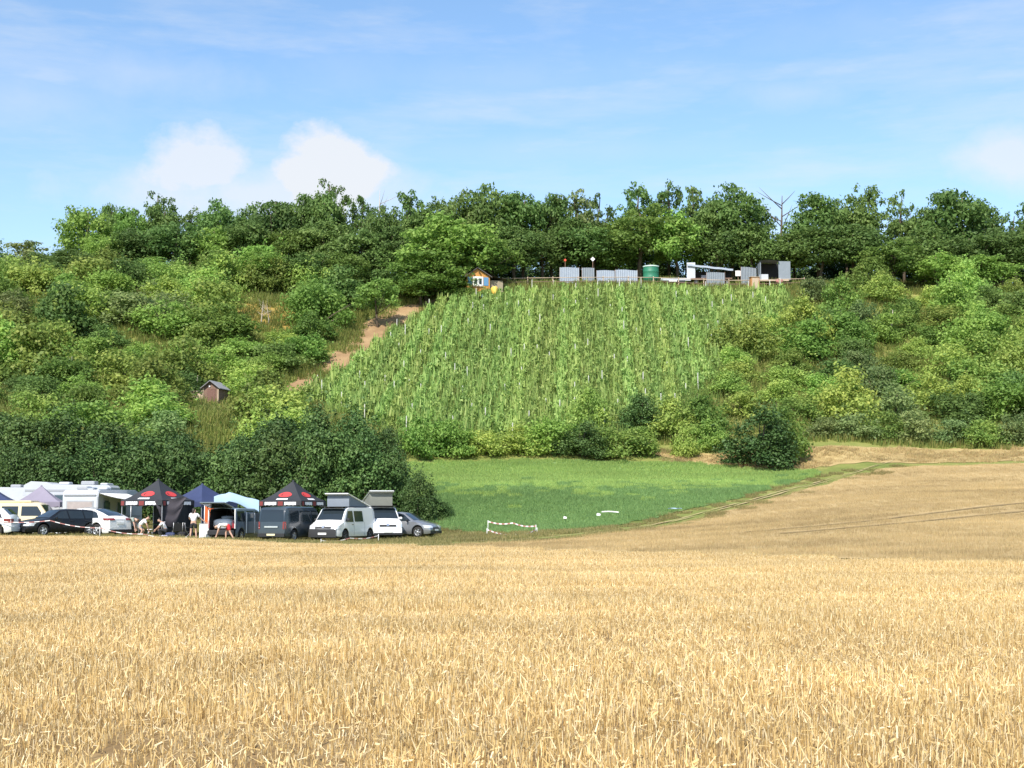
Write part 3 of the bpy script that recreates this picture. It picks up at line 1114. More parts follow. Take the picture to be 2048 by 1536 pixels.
RIDGE = 'trees along the skyline of the ridge'
for u, vt, w, k, Y in [
        (-60, 480, 150, 'olive', 184), (45, 472, 120, 'rowtree', 184), (100, 500, 90, 'oak', 186), (155, 400, 120, 'robinia', 189), (208, 398, 60, 'oak', 194), (246, 402, 90, 'robinia', 190),
        (305, 365, 100, 'gappy', 194), (312, 400, 90, 'oak', 192), (372, 402, 90, 'gappy', 193), (430, 392, 110, 'oak', 192), (485, 402, 100, 'oak', 193), (542, 380, 120, 'oak', 191),
        (600, 378, 100, 'oak', 193), (655, 338, 110, 'gappy', 196), (648, 372, 90, 'oak', 193), (716, 374, 80, 'gappy', 195), (765, 402, 100, 'oak', 192), (815, 360, 100, 'gappy', 194), (872, 374, 90, 'gappy', 194),
        (842, 400, 110, 'oak', 192), (930, 368, 110, 'oak', 192), (985, 358, 120, 'oak', 194), (1045, 374, 120, 'oak', 193), (1105, 378, 110, 'oak', 194), (1155, 358, 110, 'rowtree', 195), (1205, 372, 100, 'gappy', 195),
        (1280, 342, 110, 'gappy', 199), (1345, 345, 110, 'gappy', 199), (1395, 352, 80, 'gappy', 198), (1475, 360, 140, 'oak', 197), (1430, 395, 110, 'oak', 195), (1528, 396, 90, 'gappy', 199), (1598, 430, 80, 'gappy', 199),
        (1645, 378, 130, 'oak', 195), (1705, 385, 110, 'oak', 197), (1752, 348, 110, 'gappy', 197), (1820, 364, 100, 'gappy', 198), (1862, 405, 90, 'oak', 196), (1930, 368, 150, 'oak', 194), (1988, 400, 90, 'oak', 197),
        (2046, 408, 90, 'gappy', 197), (2110, 390, 140, 'oak', 195)]:
    plant_px(k, u, vt, w, Y, RIDGE)
SLOPE = 'trees on the upper slope below the skyline'
for u, vt, w, k, Y in [
        (20, 520, 120, 'rowtree', 178), (130, 492, 120, 'oak', 181), (195, 462, 130, 'robinia', 184), (265, 452, 120, 'oak', 184), (340, 436, 140, 'oak', 184), (415, 446, 120, 'robinia', 185), (495, 432, 140, 'oak', 184),
        (570, 446, 120, 'robinia', 184), (645, 436, 140, 'oak', 184), (720, 452, 120, 'oak', 184), (690, 500, 120, 'robinia', 179), (610, 495, 110, 'oak', 179), (785, 440, 120, 'oak', 186), (520, 490, 120, 'robinia', 178),
        (430, 492, 130, 'shrub', 176), (900, 424, 190, 'robinia', 181), (850, 480, 150, 'robinia', 179), (965, 462, 140, 'robinia', 183), (1030, 440, 120, 'oak', 189), (1085, 450, 110, 'oak', 191),
        (1190, 440, 140, 'oak', 192), (1285, 405, 190, 'robinia', 192), (1360, 420, 150, 'robinia', 193), (1130, 430, 120, 'oak', 193), (1240, 470, 120, 'robinia', 193), (1440, 440, 130, 'oak', 194), (1515, 440, 120, 'oak', 194),
        (1580, 460, 110, 'oak', 194), (1650, 450, 130, 'oak', 191), (1720, 436, 140, 'oak', 190), (1800, 470, 140, 'robinia', 184), (1860, 450, 130, 'oak', 188), (1940, 462, 150, 'oak', 187), (2020, 450, 140, 'oak', 187), (2090, 440, 140, 'oak', 188),
        (1750, 510, 100, 'shrub', 182), (1890, 500, 120, 'robinia', 182), (1980, 505, 130, 'robinia', 182), (840, 535, 120, 'robinia', 177), (905, 545, 90, 'robinia', 180)]:
    plant_px(k, u, vt, w, Y, SLOPE)
# undergrowth at the back of the plateau, seen between the trunks
for u in range(1000, 1690, 46):
    plant_px('dark', u + rng.uniform(-12, 12), 486 + rng.uniform(-26, 26), 118, 206 + rng.uniform(-4, 4), 'dark bushes behind the ridge trees')
for u in range(-20, 1000, 60):
    plant_px('dark', u + rng.uniform(-14, 14), 488 + rng.uniform(-15, 20), 140, 203, 'dark bushes behind the ridge trees')
for u in range(1690, 2110, 52):
    plant_px('dark', u + rng.uniform(-14, 14), 480 + rng.uniform(-15, 15), 130, 204, 'dark bushes behind the ridge trees')

# the small tree on the track, and its neighbours
tt = hit(757, 656)
o = plant('young', tt, 95 / F * tt.y, 112 / F * tt.y, None, 'small round tree standing alone')
# dark hedge behind the cars
HED = 'bushes of the dark hedge behind the parked vehicles'
for tops, Y, w in (([(-30, 890), (45, 872), (120, 880), (195, 862), (270, 872), (345, 858), (415, 884), (480, 858), (545, 842), (610, 832), (675, 838), (735, 852), (788, 880), (832, 938), (866, 990)], 97.5, 150),
                   ([(-40, 806), (50, 812), (135, 800), (215, 822), (300, 842), (375, 862), (490, 822), (560, 806), (640, 800), (715, 812), (770, 838)], 105, 165)):
    for u, vt in tops:
        k = 1 if u < 770 else .62
        plant_px('dark', u + rng.uniform(-8, 8), vt + rng.uniform(-8, 8), w * k * rng.uniform(.9, 1.15), Y + rng.uniform(-1, 1) - (2.5 if u > 800 else 0), HED)
# bushes at the foot of the vineyard
FOOT = 'bushes along the foot of the vineyard'
for u, vt, w, k, Y in [(845, 836, 110, 'green', 123.5), (905, 850, 100, 'green', 124.5), (965, 868, 90, 'shrub', 124.5), (1035, 862, 110, 'shrub', 125), (1105, 836, 120, 'green', 124.5), (1160, 852, 110, 'dark', 124),
                       (1230, 862, 110, 'shrub', 124.5), (1180, 786, 90, 'shrub', 131), (1285, 800, 110, 'dark', 131), (1345, 806, 110, 'shrub', 130), (1275, 858, 80, 'green', 125.5), (1410, 800, 110, 'green', 131), (1372, 868, 60, 'yellow', 124.8), (1420, 850, 90, 'shrub', 127)]:
    plant_px(k, u, vt - 18, w * 1.1, Y, FOOT)
plant_px('dark', 1525, 796, 165, 121.5, FOOT, 'big dense round bush at the crop corner')
plant_px('green', 1570, 800, 110, 123, FOOT)
for u in range(1650, 2110, 64):
    plant_px('olive' if (u // 64) % 3 else 'shrub', u + rng.uniform(-12, 12), 822 + rng.uniform(-10, 14), 100, 130 + rng.uniform(-.5, .5), 'low shrubs along the mown strip')

# ------------------------------------------------------------------ vineyard
M_POST = plain('pale vine post', (.60, .58, .53), .7, var=.2, scale=6)
M_STEM = plain('vine stem', (.16, .11, .07), .85, var=.3, scale=6)
NUMW = ['first', 'second', 'third', 'fourth', 'fifth', 'sixth', 'seventh', 'eighth', 'ninth', 'tenth', 'eleventh', 'twelfth', 'thirteenth', 'fourteenth', 'fifteenth', 'sixteenth', 'seventeenth',
        'eighteenth', 'nineteenth', 'twentieth', 'twenty-first', 'twenty-second', 'twenty-third', 'twenty-fourth', 'twenty-fifth'] + ['twenty-' + k for k in ('sixth', 'seventh', 'eighth', 'ninth')] + ['thirtieth'] + ['thirty-' + k for k in ('first', 'second', 'third', 'fourth', 'fifth', 'sixth', 'seventh', 'eighth', 'ninth')]


vine_w = VINE_W
ROWS = []
for x0 in np.arange(-24, 40, 1.4):
    q = np.array([(x0 + .05 * (y - 150), y) for y in np.arange(118, 190, .25)])
    k = np.where(in_poly(q, vine_w))[0]
    if len(k) > 14:
        ROWS.append((q[k[0]], q[k[-1]]))


def vine_row(i):
    a, b = ROWS[i]
    L_ = float(np.hypot(*(b - a)))
    base = Vector((a[0], a[1], h(*a)))
    root = empty('vine_row', base, 0, f"green trellised vine row, {NUMW[i]} row counted from the dirt track", 'vine row', 'vine rows of the hillside vineyard')
    rg = np.random.default_rng(300 + i)
    n = int(L_ * 125)
    t = rg.uniform(0, 1, n)
    dens = .45 + .55 * np.sin(t * L_ * 2.6 + i) * np.sin(t * L_ * .9 + 2 * i)
    t = t[rg.random(n) < dens + .5]
    n = len(t)
    d = (b - a) / L_
    nrm = np.array([-d[1], d[0]])
    p2 = a[None] + (b - a)[None] * t[:, None] + nrm[None] * (.22 * np.sin(t * L_ * .45 + i * 1.7) + .15 * np.sin(t * L_ * 1.3 + i))[:, None]
    hz = .15 + (1.55 + .3 * np.sin(t * L_ * 1.9 + 5 * i)) * rg.beta(1.2, 1.25, n)
    wd = rg.normal(0, .38, n) * (1.1 - .3 * hz)
    q = p2 + nrm[None] * wd[:, None]
    z = H(p2[:, 0], p2[:, 1]) + hz
    P = np.c_[q, z] - np.array(base)
    nr = rg.normal(0, .6, (n, 3)) + np.c_[nrm[None] * np.sign(wd)[:, None] * .6, np.full(n, .35)]
    nr /= np.linalg.norm(nr, axis=1)[:, None]
    up = np.tile([0, 0, 1.0], (n, 1)) + rg.normal(0, .5, (n, 3))
    s = np.cross(nr, up)
    s /= np.linalg.norm(s, axis=1)[:, None]
    tt_ = np.cross(s, nr)
    sz = rg.uniform(.12, .24, n)[:, None]
    v = np.stack([P - tt_ * sz, P + s * sz * .6, P + tt_ * sz, P - s * sz * .6], 1).reshape(-1, 3)
    tint = np.clip(.45 + .35 * np.sin(t * L_ * .9 + 3 * i) * .5 + rg.normal(0, .22, n), 0, 1)
    # upright shoots above the wires
    m = int(L_ * 16)
    ts = rg.uniform(0, 1, m)
    q2 = a[None] + (b - a)[None] * ts[:, None] + nrm[None] * rg.normal(0, .3, m)[:, None]
    bb = np.c_[q2, H(q2[:, 0], q2[:, 1]) + rg.uniform(.3, 1.5, m)] - np.array(base)
    v2, _ = blades(bb, rg.uniform(.3, 1.0, m), rg.uniform(.10, .22, m), rg.uniform(0, .22, m), rg, tips=.35)
    tint2 = np.clip(rg.normal(.5, .3, m), 0, 1)
    v = np.concatenate([v, v2])
    link('foliage', mesh_np('vine foliage', v, np.arange(len(v)).reshape(-1, 4), MLEAF['vine'], False, {'tint': ('FLOAT', 'FACE', np.r_[tint, tint2])}), root)
    np_ = max(2, int(L_ / 5.6))
    for k in range(np_ + 1):
        if rg.random() < .5: continue
        x, y = a + (b - a) * min(1, max(0, (k + rg.uniform(-.35, .35)) / np_))
        g = Vector((x, y, h(x, y))) - base
        hp = 2.15 + rg.uniform(-.35, .35)
        MB().box((0, 0, hp / 2 - .15), (.07, .07, hp + .3), rz=.3, bevel=.01).obj('post', M_POST, root, loc=g)


for i in range(len(ROWS)):
    vine_row(i)

# ------------------------------------------------------------------ shrubs that cover both hillsides
KEEP_CLEAR = [gp([(455, 818), (565, 740), (632, 690), (685, 640), (770, 598), (870, 590)]) + gp([(905, 610), (860, 645), (750, 720), (680, 760), (600, 805)])]
def scatter_shrubs():
    pts = []
    cand = np.c_[rng.uniform(-72, 74, 60000), rng.uniform(104, 182, 60000)]
    cand = cand[in_view(cand, 4)]
    bad = in_poly(cand, vine_w)
    for k in KEEP_CLEAR:
        bad |= in_poly(cand, k)
    cand = cand[~bad]
    z = H(cand[:, 0], cand[:, 1])
    n = 0
    cell = {}
    for (x, y), zz in zip(cand, z):
        u, v = pix((x, y, zz))
        left = u < 900
        if left and y < 110: continue
        if not left and (y < 133 or v > 845 or (u < 1480 and v > 800)): continue
        if left and u > 560 and v > 790: continue
        if (335 < u < 525 and 800 < v < 985) or (380 < u < 480 and 760 < v < 810): continue
        if 440 < u < 620 and 590 < v < 748: continue
        if left and math.sin(x * .31 + 2) * math.sin(y * .27 + x * .11) > .72: continue
        if -10 < u < 45 and 830 < v < 900: continue
        if u > 1560 and y > 178: continue
        if 830 < u < 1620 and y > 166: continue
        sp = 4.3 if y > 140 else 4.5
        c = (int(x // 5), int(y // 5))
        if any((x - a) ** 2 + (y - b) ** 2 < sp * sp for i in (-1, 0, 1) for j in (-1, 0, 1) for a, b in cell.get((c[0] + i, c[1] + j), ())):
            continue
        cell.setdefault(c, []).append((x, y))
        pts.append((x, y, zz, u, v, left))
    for x, y, zz, u, v, left in pts:
        q = .5 + .5 * math.sin(x * .23 + 1.7 * math.sin(y * .13)) * math.sin(y * .19 + x * .07)
        r = rng.random()
        if left:
            yel = (u < 560 and 520 < v < 820)
            kind = 'yellow' if r < (.34 if yel else .06) else 'shrub' if r < .62 else 'green' if r < .9 else 'olive'
            if (560 < u < 760 and 600 < v < 760) and r < .8: kind = 'green'
            if rng.random() < .14: kind = 'low_dark'
        else:
            kind = 'shrub' if r < .45 else 'green' if r < .78 else 'olive' if r < .88 else 'yellow' if r < .95 else 'russet'
            if 1560 < u < 1700 and 630 < v < 740 and rng.random() < .3: kind = 'russet'
            if rng.random() < .2: kind = 'low_dark'
            if 1420 < u < 1640 and v > 730: kind = 'yellow' if r < .4 else 'shrub'
        big = rng.uniform(.62, 1.3)
        Wd = 6.6 * big
        Ht = Wd * rng.uniform(.52, .82)
        if 1420 < u < 1640 and v > 730: Wd, Ht = 5.0, 2.8
        if kind == 'russet': Wd, Ht = 4.2, 2.6
        plant(kind, (x, y, zz), Wd, Ht, 'shrubs on the slope left of the vineyard' if left else 'shrubs on the slope right of the vineyard')
    print('shrubs', len(pts))


scatter_shrubs()


for u, vt, w, k, Y in ((352, 800, 90, 'yellow', 128), (500, 815, 80, 'green', 127), (455, 868, 60, 'olive', 122), (395, 872, 60, 'green', 121), (540, 800, 90, 'shrub', 131)):
    plant_px(k, u, vt, w, Y, 'shrubs on the slope left of the vineyard')
for u, vb, w, hh, k in ((470, 668, 70, 1.4, 'yellow'), (600, 676, 80, 1.8, 'green'), (560, 690, 90, 1.8, 'shrub'), (480, 715, 110, 2.6, 'green'), (545, 735, 120, 3.2, 'low_dark'), (610, 720, 110, 3.4, 'green'), (445, 640, 80, 2.2, 'yellow'), (440, 745, 110, 3.0, 'yellow')):
    g_ = hit(u, vb)
    plant(k, g_, w / F * g_.y, hh, 'shrubs on the slope left of the vineyard')


# bare standing trunks
def dead_tree(name, p, Ht, lean, seed, look, forks=5, r=.12, mat=None):
    rg = np.random.default_rng(seed)
    root = empty(name, p)
    mb = MB()
    top = Vector((lean, 0, Ht))
    pts = [Vector((0, 0, -.4)), Vector((lean * .2, .05, Ht * .35)), Vector((lean * .75, 0, Ht * .7)), top]
    mb.tube(pts, [r * 1.3, r, r * .7, r * .25], 6)
    mb.obj('trunk', mat or M_DEADWOOD, root)
    for k in range(forks):
        t = rg.uniform(.4, .92)
        s = Vector((lean * t, 0, Ht * t))
        a = rg.uniform(0, 6.28)
        l_ = Ht * rg.uniform(.12, .28)
        e = s + Vector((math.cos(a) * l_, math.sin(a) * l_, l_ * rg.uniform(.5, 1.2)))
        MB().tube([s, (s + e) / 2 + Vector((0, 0, -.05)), e], [r * .4, r * .28, r * .08], 5).obj('branch', mat or M_DEADWOOD, root)
    tag(root, look, 'dead tree')
    return root


dead_tree('dead_tree', hit(424, 628), 2.6, -.45, 1, 'pale leaning dead trunk among yellow-green shrubs on the slope', 2, .12)
dead_tree('dead_tree', hit(1782, 680), 3.6, .3, 2, 'pale thin standing dead trunk on the shrubby slope', 2, .10)
dead_tree('dead_tree', hit(388, 792), 2.0, .35, 3, 'pale bent trunk standing beside the brown plank hut', 1, .13)
dead_tree('dead_tree', hit(140, 776), 3.0, .1, 8, 'thin grey bare trunk low on the bushy slope', 2, .08)
dead_tree('dead_tree', stand(1568, 197), 13.2, .5, 4, 'tall forked dead snag rising above the open shed', 8, .2, M_BARK)
dead_tree('dead_tree', stand(750, 195), 14, .3, 5, 'thin bare-twigged dead tree on the skyline', 9, .12)
o = dead_tree('dead_shrub', hit(522, 655), 3.0, .2, 6, 'grey leafless bush in the ochre dry clearing', 12, .07)
o = dead_tree('dead_shrub', hit(538, 652), 2.6, -.3, 7, 'smaller leafless bush beside the grey one in the ochre clearing', 10, .06)
# ------------------------------------------------------------------ materials of the made things
def paint(name, col, rough=.28):
    return plain(name, col, rough, 0, .04, 2, coat=.6)


P_WHITE = paint('white paint', (.80, .80, .79))
P_BLACK = plain('black paint', (.008, .009, .011), .35, 0, .05, 2, coat=.25, spec=.3)
P_CREAM = paint('cream paint', (.74, .62, .38))
P_SLATE = paint('slate blue paint', (.030, .044, .058))
P_GREY = paint('blue grey paint', (.17, .21, .25))
P_SILVER = plain('silver grey paint', (.30, .31, .33), .3, .55, .04, 2, coat=.5)
M_GLASS = plain('dark car glass', (.020, .028, .034), .06, 0, .1, 2, spec=.6)
M_GLASS2 = plain('clear car glass', (.07, .11, .13), .06, 0, .1, 2, spec=.9)
M_PLASTIC = plain('black trim plastic', (.022, .022, .024), .55, 0, .2, 5)
M_DARKIN = plain('dark cabin lining', (.018, .018, .020), .9, 0, .2, 3)
M_TYRE = plain('tyre rubber', (.020, .019, .018), .85, 0, .25, 8)
M_RIM = plain('alloy rim', (.55, .56, .58), .35, .7, .1, 8)
M_STEELRIM = plain('dark steel rim', (.10, .10, .11), .5, .5, .1, 8)
M_LAMP = plain('headlamp lens', (.62, .66, .70), .08, .1, .15, 10, coat=.8)
M_TAIL = plain('red tail lens', (.20, .015, .014), .2, 0, .15, 8, coat=.5)
M_PLATE = plain('number plate', (.78, .78, .74), .5, 0, .05, 4)
M_PLATE_Y = plain('cream number plate', (.70, .66, .42), .5, 0, .05, 4)
M_CHROME = plain('bright metal', (.75, .76, .78), .22, .9, .05, 4)
M_GRP = plain('off-white caravan panel', (.47, .49, .52), .45, 0, .12, 1.5)
M_GREYTRIM = plain('grey trim', (.32, .33, .35), .5, 0, .1, 3)
M_CANVAS = plain('grey pop-top canvas', (.20, .23, .27), .85, 0, .12, 4, bump=.15)
M_CANVAS2 = plain('olive grey pop-top canvas', (.20, .205, .175), .85, 0, .12, 4, bump=.15)
M_BLACKCLOTH = plain('black canopy cloth', (.024, .026, .031), .7, 0, .25, 2, bump=.2)
M_NAVY = plain('navy canopy cloth', (.030, .042, .105), .7, 0, .25, 2, bump=.2)
M_MAUVE = plain('mauve grey canopy cloth', (.235, .21, .265), .8, 0, .12, 2, bump=.2)
M_DRAPE = plain('dark drape cloth', (.060, .052, .062), .8, 0, .2, 3, bump=.3)
M_TARP = plain('pale blue tarpaulin', (.33, .45, .55), .5, 0, .08, 2, bump=.15)
M_REDPRINT = plain('red print', (.52, .045, .045), .7, 0, .12, 5)
M_DARKRED = plain('dark red print', (.20, .035, .032), .7, 0, .12, 5)
M_WHITEPRINT = plain('white print', (.80, .79, .80), .7, 0, .04, 5)
M_ALU = plain('aluminium pole', (.55, .56, .58), .4, .6, .1, 5)
M_ORANGE = plain('orange cloth', (.62, .12, .025), .8, 0, .25, 3, bump=.2)
M_TAPER = plain('red tape', (.45, .20, .18), .5, 0, .1, 5)
M_TAPEW = plain('white tape', (.82, .80, .79), .5, 0, .04, 5)
M_WOOD = plain('weathered wood', (.20, .125, .09), .85, 0, .35, 4, bump=.3)
M_WOODP = plain('pale plank', (.48, .37, .26), .8, 0, .25, 5, bump=.2)
M_ROOFFELT = plain('grey roof felt', (.11, .10, .095), .9, 0, .3, 4, bump=.25)
M_ORANGEWALL = plain('orange painted board', (.50, .24, .06), .75, 0, .28, 4)
M_BLUEWOOD = plain('blue shutter paint', (.10, .24, .42), .6, 0, .15, 4)
M_YELLOW = plain('yellow plastic', (.78, .50, .09), .5, 0, .1, 3)
M_GREENTANK = plain('green tank plastic', (.025, .17, .095), .5, 0, .25, 2)
M_PALERIM = plain('pale green lid', (.42, .55, .48), .6, 0, .1, 3)
M_CORR = plain('grey corrugated metal', (.36, .40, .46), .5, .35, .2, 2)
M_CORRD = plain('dull corrugated metal', (.24, .27, .30), .6, .3, .2, 2)
M_SIGNRED = plain('red signal plate', (.60, .08, .03), .5)


# ------------------------------------------------------------------ vehicles
class Vehicle:
    def __init__(s, name, label, cat, loc, heading, L, W, Ht, top, belt, roofw, wheels, paint_m, wr=.33, zb=.22, lower=None, group=None, glass=None, open_rear=False, rim=None):
        s.L, s.W, s.H, s.top, s.belt, s.roofw, s.zb, s.wr, s.wx = L, W, Ht, top, belt, roofw, zb, wr, wheels
        s.root = empty(name, loc, R(heading), label, cat, group)
        s.glass = glass or M_GLASS
        xs = set(np.round(np.arange(-L / 2, L / 2 + .001, .14), 3)) | {p[0] for p in top} | {L / 2}
        s.ar = wr + .07
        for w in wheels:
            for k in range(9):
                xs.add(round(w + s.ar * math.cos(math.pi * k / 8), 3))
            xs.add(round(w - s.ar - .004, 3))
            xs.add(round(w + s.ar + .004, 3))
        xs = sorted(x for x in xs if -L / 2 <= x <= L / 2)
        s.xs = [x for i, x in enumerate(xs) if i == 0 or x - xs[i - 1] > .003]
        rings = [s.ring(x) for x in s.xs]
        mb = MB()
        n = len(rings[0])
        full = [r + [(p[0], -p[1], p[2]) for p in r[-2:0:-1]] for r in rings]
        m = len(full[0])
        V = [p for r in full for p in r]
        fs, ms = [], []
        for i in range(len(full) - 1):
            if open_rear and s.xs[i] < -L / 2 + .16:
                continue
            for k in range(m):
                k2 = (k + 1) % m
                fs.append((i * m + k, i * m + k2, (i + 1) * m + k2, (i + 1) * m + k))
                kk = min(k, m - 1 - k)
                ms.append(1 if kk == 0 or (lower and kk == 1) else 0)
        if not open_rear:
            fs.append(tuple(range(m)))
            ms.append(0)
        fs.append(tuple(range((len(full) - 1) * m, len(full) * m)))
        ms.append(0)
        mb.v = V
        mb.f = [list(f) for f in fs]
        mb.m = ms
        mb.sm = [True] * len(fs)
        s.body = mb.obj('body', [paint_m, M_PLASTIC], s.root, sharp=32)
        for w in wheels:
            for sd in (1, -1):
                s.wheel(w, sd, rim or M_RIM)

    def zt(s, x):
        return float(np.interp(x, [p[0] for p in s.top], [p[1] for p in s.top]))

    def wb(s, x):
        e = max(0, (abs(x) - (s.L / 2 - .5)) / .5)
        return s.W / 2 * (1 - .13 * e ** 2)

    def ring(s, x):
        zt, wb = s.zt(x), s.wb(x)
        zb = s.zb
        for w in s.wx:
            if abs(x - w) < s.ar:
                zb = max(zb, s.wr + math.sqrt(s.ar ** 2 - (x - w) ** 2))
        e = max(0, (abs(x) - (s.L / 2 - .3)) / .3)
        zb += .06 * e * e
        bz = min(s.belt, zt - .05)
        zm = max(.52 * s.belt, zb + .04)
        zm = min(zm, bz - .02)
        z2 = min(zb + .1, zm - .01)
        f = min(1, max(0, (zt - s.belt) / (s.H - s.belt)))
        wt = wb * .93 * (1 - f) + s.roofw * f
        zs = zt - .05 if zt - .05 > bz + .005 else bz + .005
        return [(x, 0, zb), (x, wb * .93, zb), (x, wb * .985, z2), (x, wb, zm), (x, wb * .975, bz), (x, wt, zs), (x, wt - .08, max(zt, zs + .004)), (x, 0, max(zt, zs + .004) + .025)]

    def ys(s, x, z):
        r = s.ring(x)[1:6]
        return float(np.interp(z, [p[2] for p in r], [p[1] for p in r]))

    def side(s, q, sd, name='window', mat=None, off=.012, nx=6, nz=3):
        """panel on the flank: q = four (x,z) corners, lower rear, lower front, upper front, upper rear"""
        P = []
        for j in range(nz + 1):
            t = j / nz
            row = []
            for i in range(nx + 1):
                w = i / nx
                a = (q[0][0] * (1 - w) + q[1][0] * w, q[0][1] * (1 - w) + q[1][1] * w)
                b = (q[3][0] * (1 - w) + q[2][0] * w, q[3][1] * (1 - w) + q[2][1] * w)
                x, z = a[0] * (1 - t) + b[0] * t, a[1] * (1 - t) + b[1] * t
                row.append((x, sd * (s.ys(x, z) + off), z))
            P.append(row)
        return MB().grid(P).obj(name, mat or s.glass, s.root)

    def over(s, xa, xb, ha, hb, name='windscreen', mat=None, off=.014, n=5):
        """panel lying on the top profile from xa to xb with half widths ha, hb"""
        P = []
        for i in range(n + 1):
            t = i / n
            x = xa + (xb - xa) * t
            hw = ha + (hb - ha) * t
            dz = (s.zt(x + .01) - s.zt(x - .01)) / .02
            nx, nz = -dz / math.hypot(dz, 1), 1 / math.hypot(dz, 1)
            P.append([(x + nx * off, y, s.zt(x) + .025 * (1 - abs(y) / max(hw, .5)) * nz + nz * off) for y in np.linspace(-hw, hw, 5)])
        return MB().grid(P).obj(name, mat or s.glass, s.root)

    def xf(s, z, end=1):
        """x of the body's nose (end 1) or tail (-1) at height z"""
        pr = [p for p in s.top if (p[0] > 0) == (end > 0)]
        pr = sorted(pr, key=lambda p: p[1])
        return float(np.interp(z, [p[1] for p in pr], [p[0] for p in pr])) if z > pr[0][1] else end * s.L / 2

    def lamp(s, z0, z1, end, sd, name, mat, back=.35, inn=.5, off=.02):
        rows = []
        for z in (z0, (z0 + z1) / 2, z1):
            xe = s.xf(z, end)
            r = []
            for x in (xe - end * back, xe - end * back * .5, xe - end * .06):
                r.append((x, sd * (s.wb(x) * .985 + off), z))
            w = s.wb(xe)
            r.append((xe + end * off, sd * w * .93, z))
            r.append((xe + end * off, sd * w * inn, z))
            rows.append(r)
        return MB().grid(rows).obj(name, mat, s.root)

    def face(s, y0, y1, z0, z1, end, name, mat, off=.025, m=None):
        rows = []
        for z in (z0, (z0 + z1) / 2, z1):
            xe = s.xf(z, end)
            rows.append([(xe + end * off, y, z) for y in np.linspace(y0, y1, 4)])
        mb = MB().grid(rows)
        rows2 = [[(p[0] - end * (off + .02), p[1], p[2]) for p in r] for r in rows]
        edge = [(rows[0], rows2[0]), (rows[-1], rows2[-1])]
        for a, b in edge:
            mb.grid([a, b])
        return mb.obj(name, mat, s.root)

    def wheel(s, x, sd, rim):
        w = s.wr
        y0 = s.W / 2 - .11
        t = MB().lathe([(w * .62, -.1), (w * .9, -.105), (w, -.07), (w, .07), (w * .9, .105), (w * .62, .1)], 22, axis='Y').obj('wheel', M_TYRE, s.root, loc=(x, sd * y0, w))
        mb = MB().lathe([(w * .64, .085), (w * .6, .10), (w * .55, .07)], 20, axis='Y', c=(0, 0, 0))
        for k in range(5):
            a = 2 * math.pi * k / 5
            d = Vector((math.cos(a), 0, math.sin(a)))
            p = Vector((-d.z, 0, d.x))
            mb.prism([d * .04 + p * .03, d * .04 - p * .03, d * w * .58 - p * .05, d * w * .58 + p * .05], (0, .06, 0), (0, .09, 0))
        mb.lathe([(0.0, .1), (.06, .1), (.06, .05)], 10, axis='Y')
        mb.lathe([(0.0, .03), (w * .6, .03)], 16, m=1, axis='Y')
        if sd < 0:
            mb.v = [(v[0], -v[1], v[2]) for v in mb.v]
        mb.obj('rim', [rim, M_PLASTIC], t)

    def mirror(s, x, z, mat):
        for sd in (1, -1):
            y = s.ys(x, min(z, s.belt)) + .1
            MB().box((x, sd * y, z), (.1, .2, .15), bevel=.03).obj('mirror', mat, s.root)

    def handle(s, x, z):
        for sd in (1, -1):
            MB().box((x, sd * (s.ys(x, z) + .012), z), (.2, .03, .03), bevel=.01).obj('door_handle', M_PLASTIC, s.root)

    def seam(s, x, z0, z1):
        for sd in (1, -1):
            s.side([(x - .009, z0), (x + .009, z0), (x + .009, z1), (x - .009, z1)], sd, 'door_seam', M_PLASTIC, .004, 1, 4)


def car_details(c, win, ws, rw, mir, plates=True, tail=(.75, .95), head=(.58, .74), grille=None, hood_x=None):
    for q in win:
        for sd in (1, -1):
            c.side(q, sd)
    c.over(*ws, name='windscreen')
    if rw: c.over(*rw, name='rear_window')
    for sd in (1, -1):
        c.lamp(*head, 1, sd, 'headlight', M_LAMP)
        c.lamp(*tail, -1, sd, 'tail_light', M_TAIL)
    if plates:
        c.face(-.26, .26, .40, .51, 1, 'number_plate', M_PLATE, .04)
        c.face(-.26, .26, .72, .83, -1, 'number_plate', M_PLATE, .04)
    if grille: c.face(*grille, 1, 'grille', M_PLASTIC, .03)


PARKED = 'vehicles parked on the grass below the hedge'
# black estate, nose towards the camera and left
c = Vehicle('estate_car', 'black estate car with white number plate parked nose-on beside the white fastback', 'car', stand(118, 78), 229, 4.8, 1.83, 1.48,
            [(-2.4, .55), (-2.37, .95), (-2.12, 1.25), (-1.85, 1.41), (-1.2, 1.46), (-.4, 1.48), (.2, 1.44), (1.02, .99), (1.25, .95), (2.05, .82), (2.32, .68), (2.4, .5)], .93, .56, (-1.42, 1.42), P_BLACK, .33, group=PARKED)
car_details(c, [[(-1.95, .98), (-1.15, .97), (-1.15, 1.38), (-1.7, 1.34)], [(-1.08, .97), (-.2, .97), (-.2, 1.40), (-1.08, 1.39)], [(-.12, .97), (.85, .98), (.22, 1.36), (-.12, 1.40)]],
            (.98, .27, .72, .54), (-2.14, -1.88, .66, .54), None, grille=(-.45, .45, .50, .64))
c.face(-.75, .75, .26, .38, 1, 'bumper_intake', M_PLASTIC, .03)
c.face(-.06, .06, .66, .76, 1, 'badge', M_CHROME, .035)
c.mirror(.72, 1.0, P_BLACK)
c.handle(-.3, .84)
c.handle(-1.2, .84)
c.seam(-.16, .35, .93)
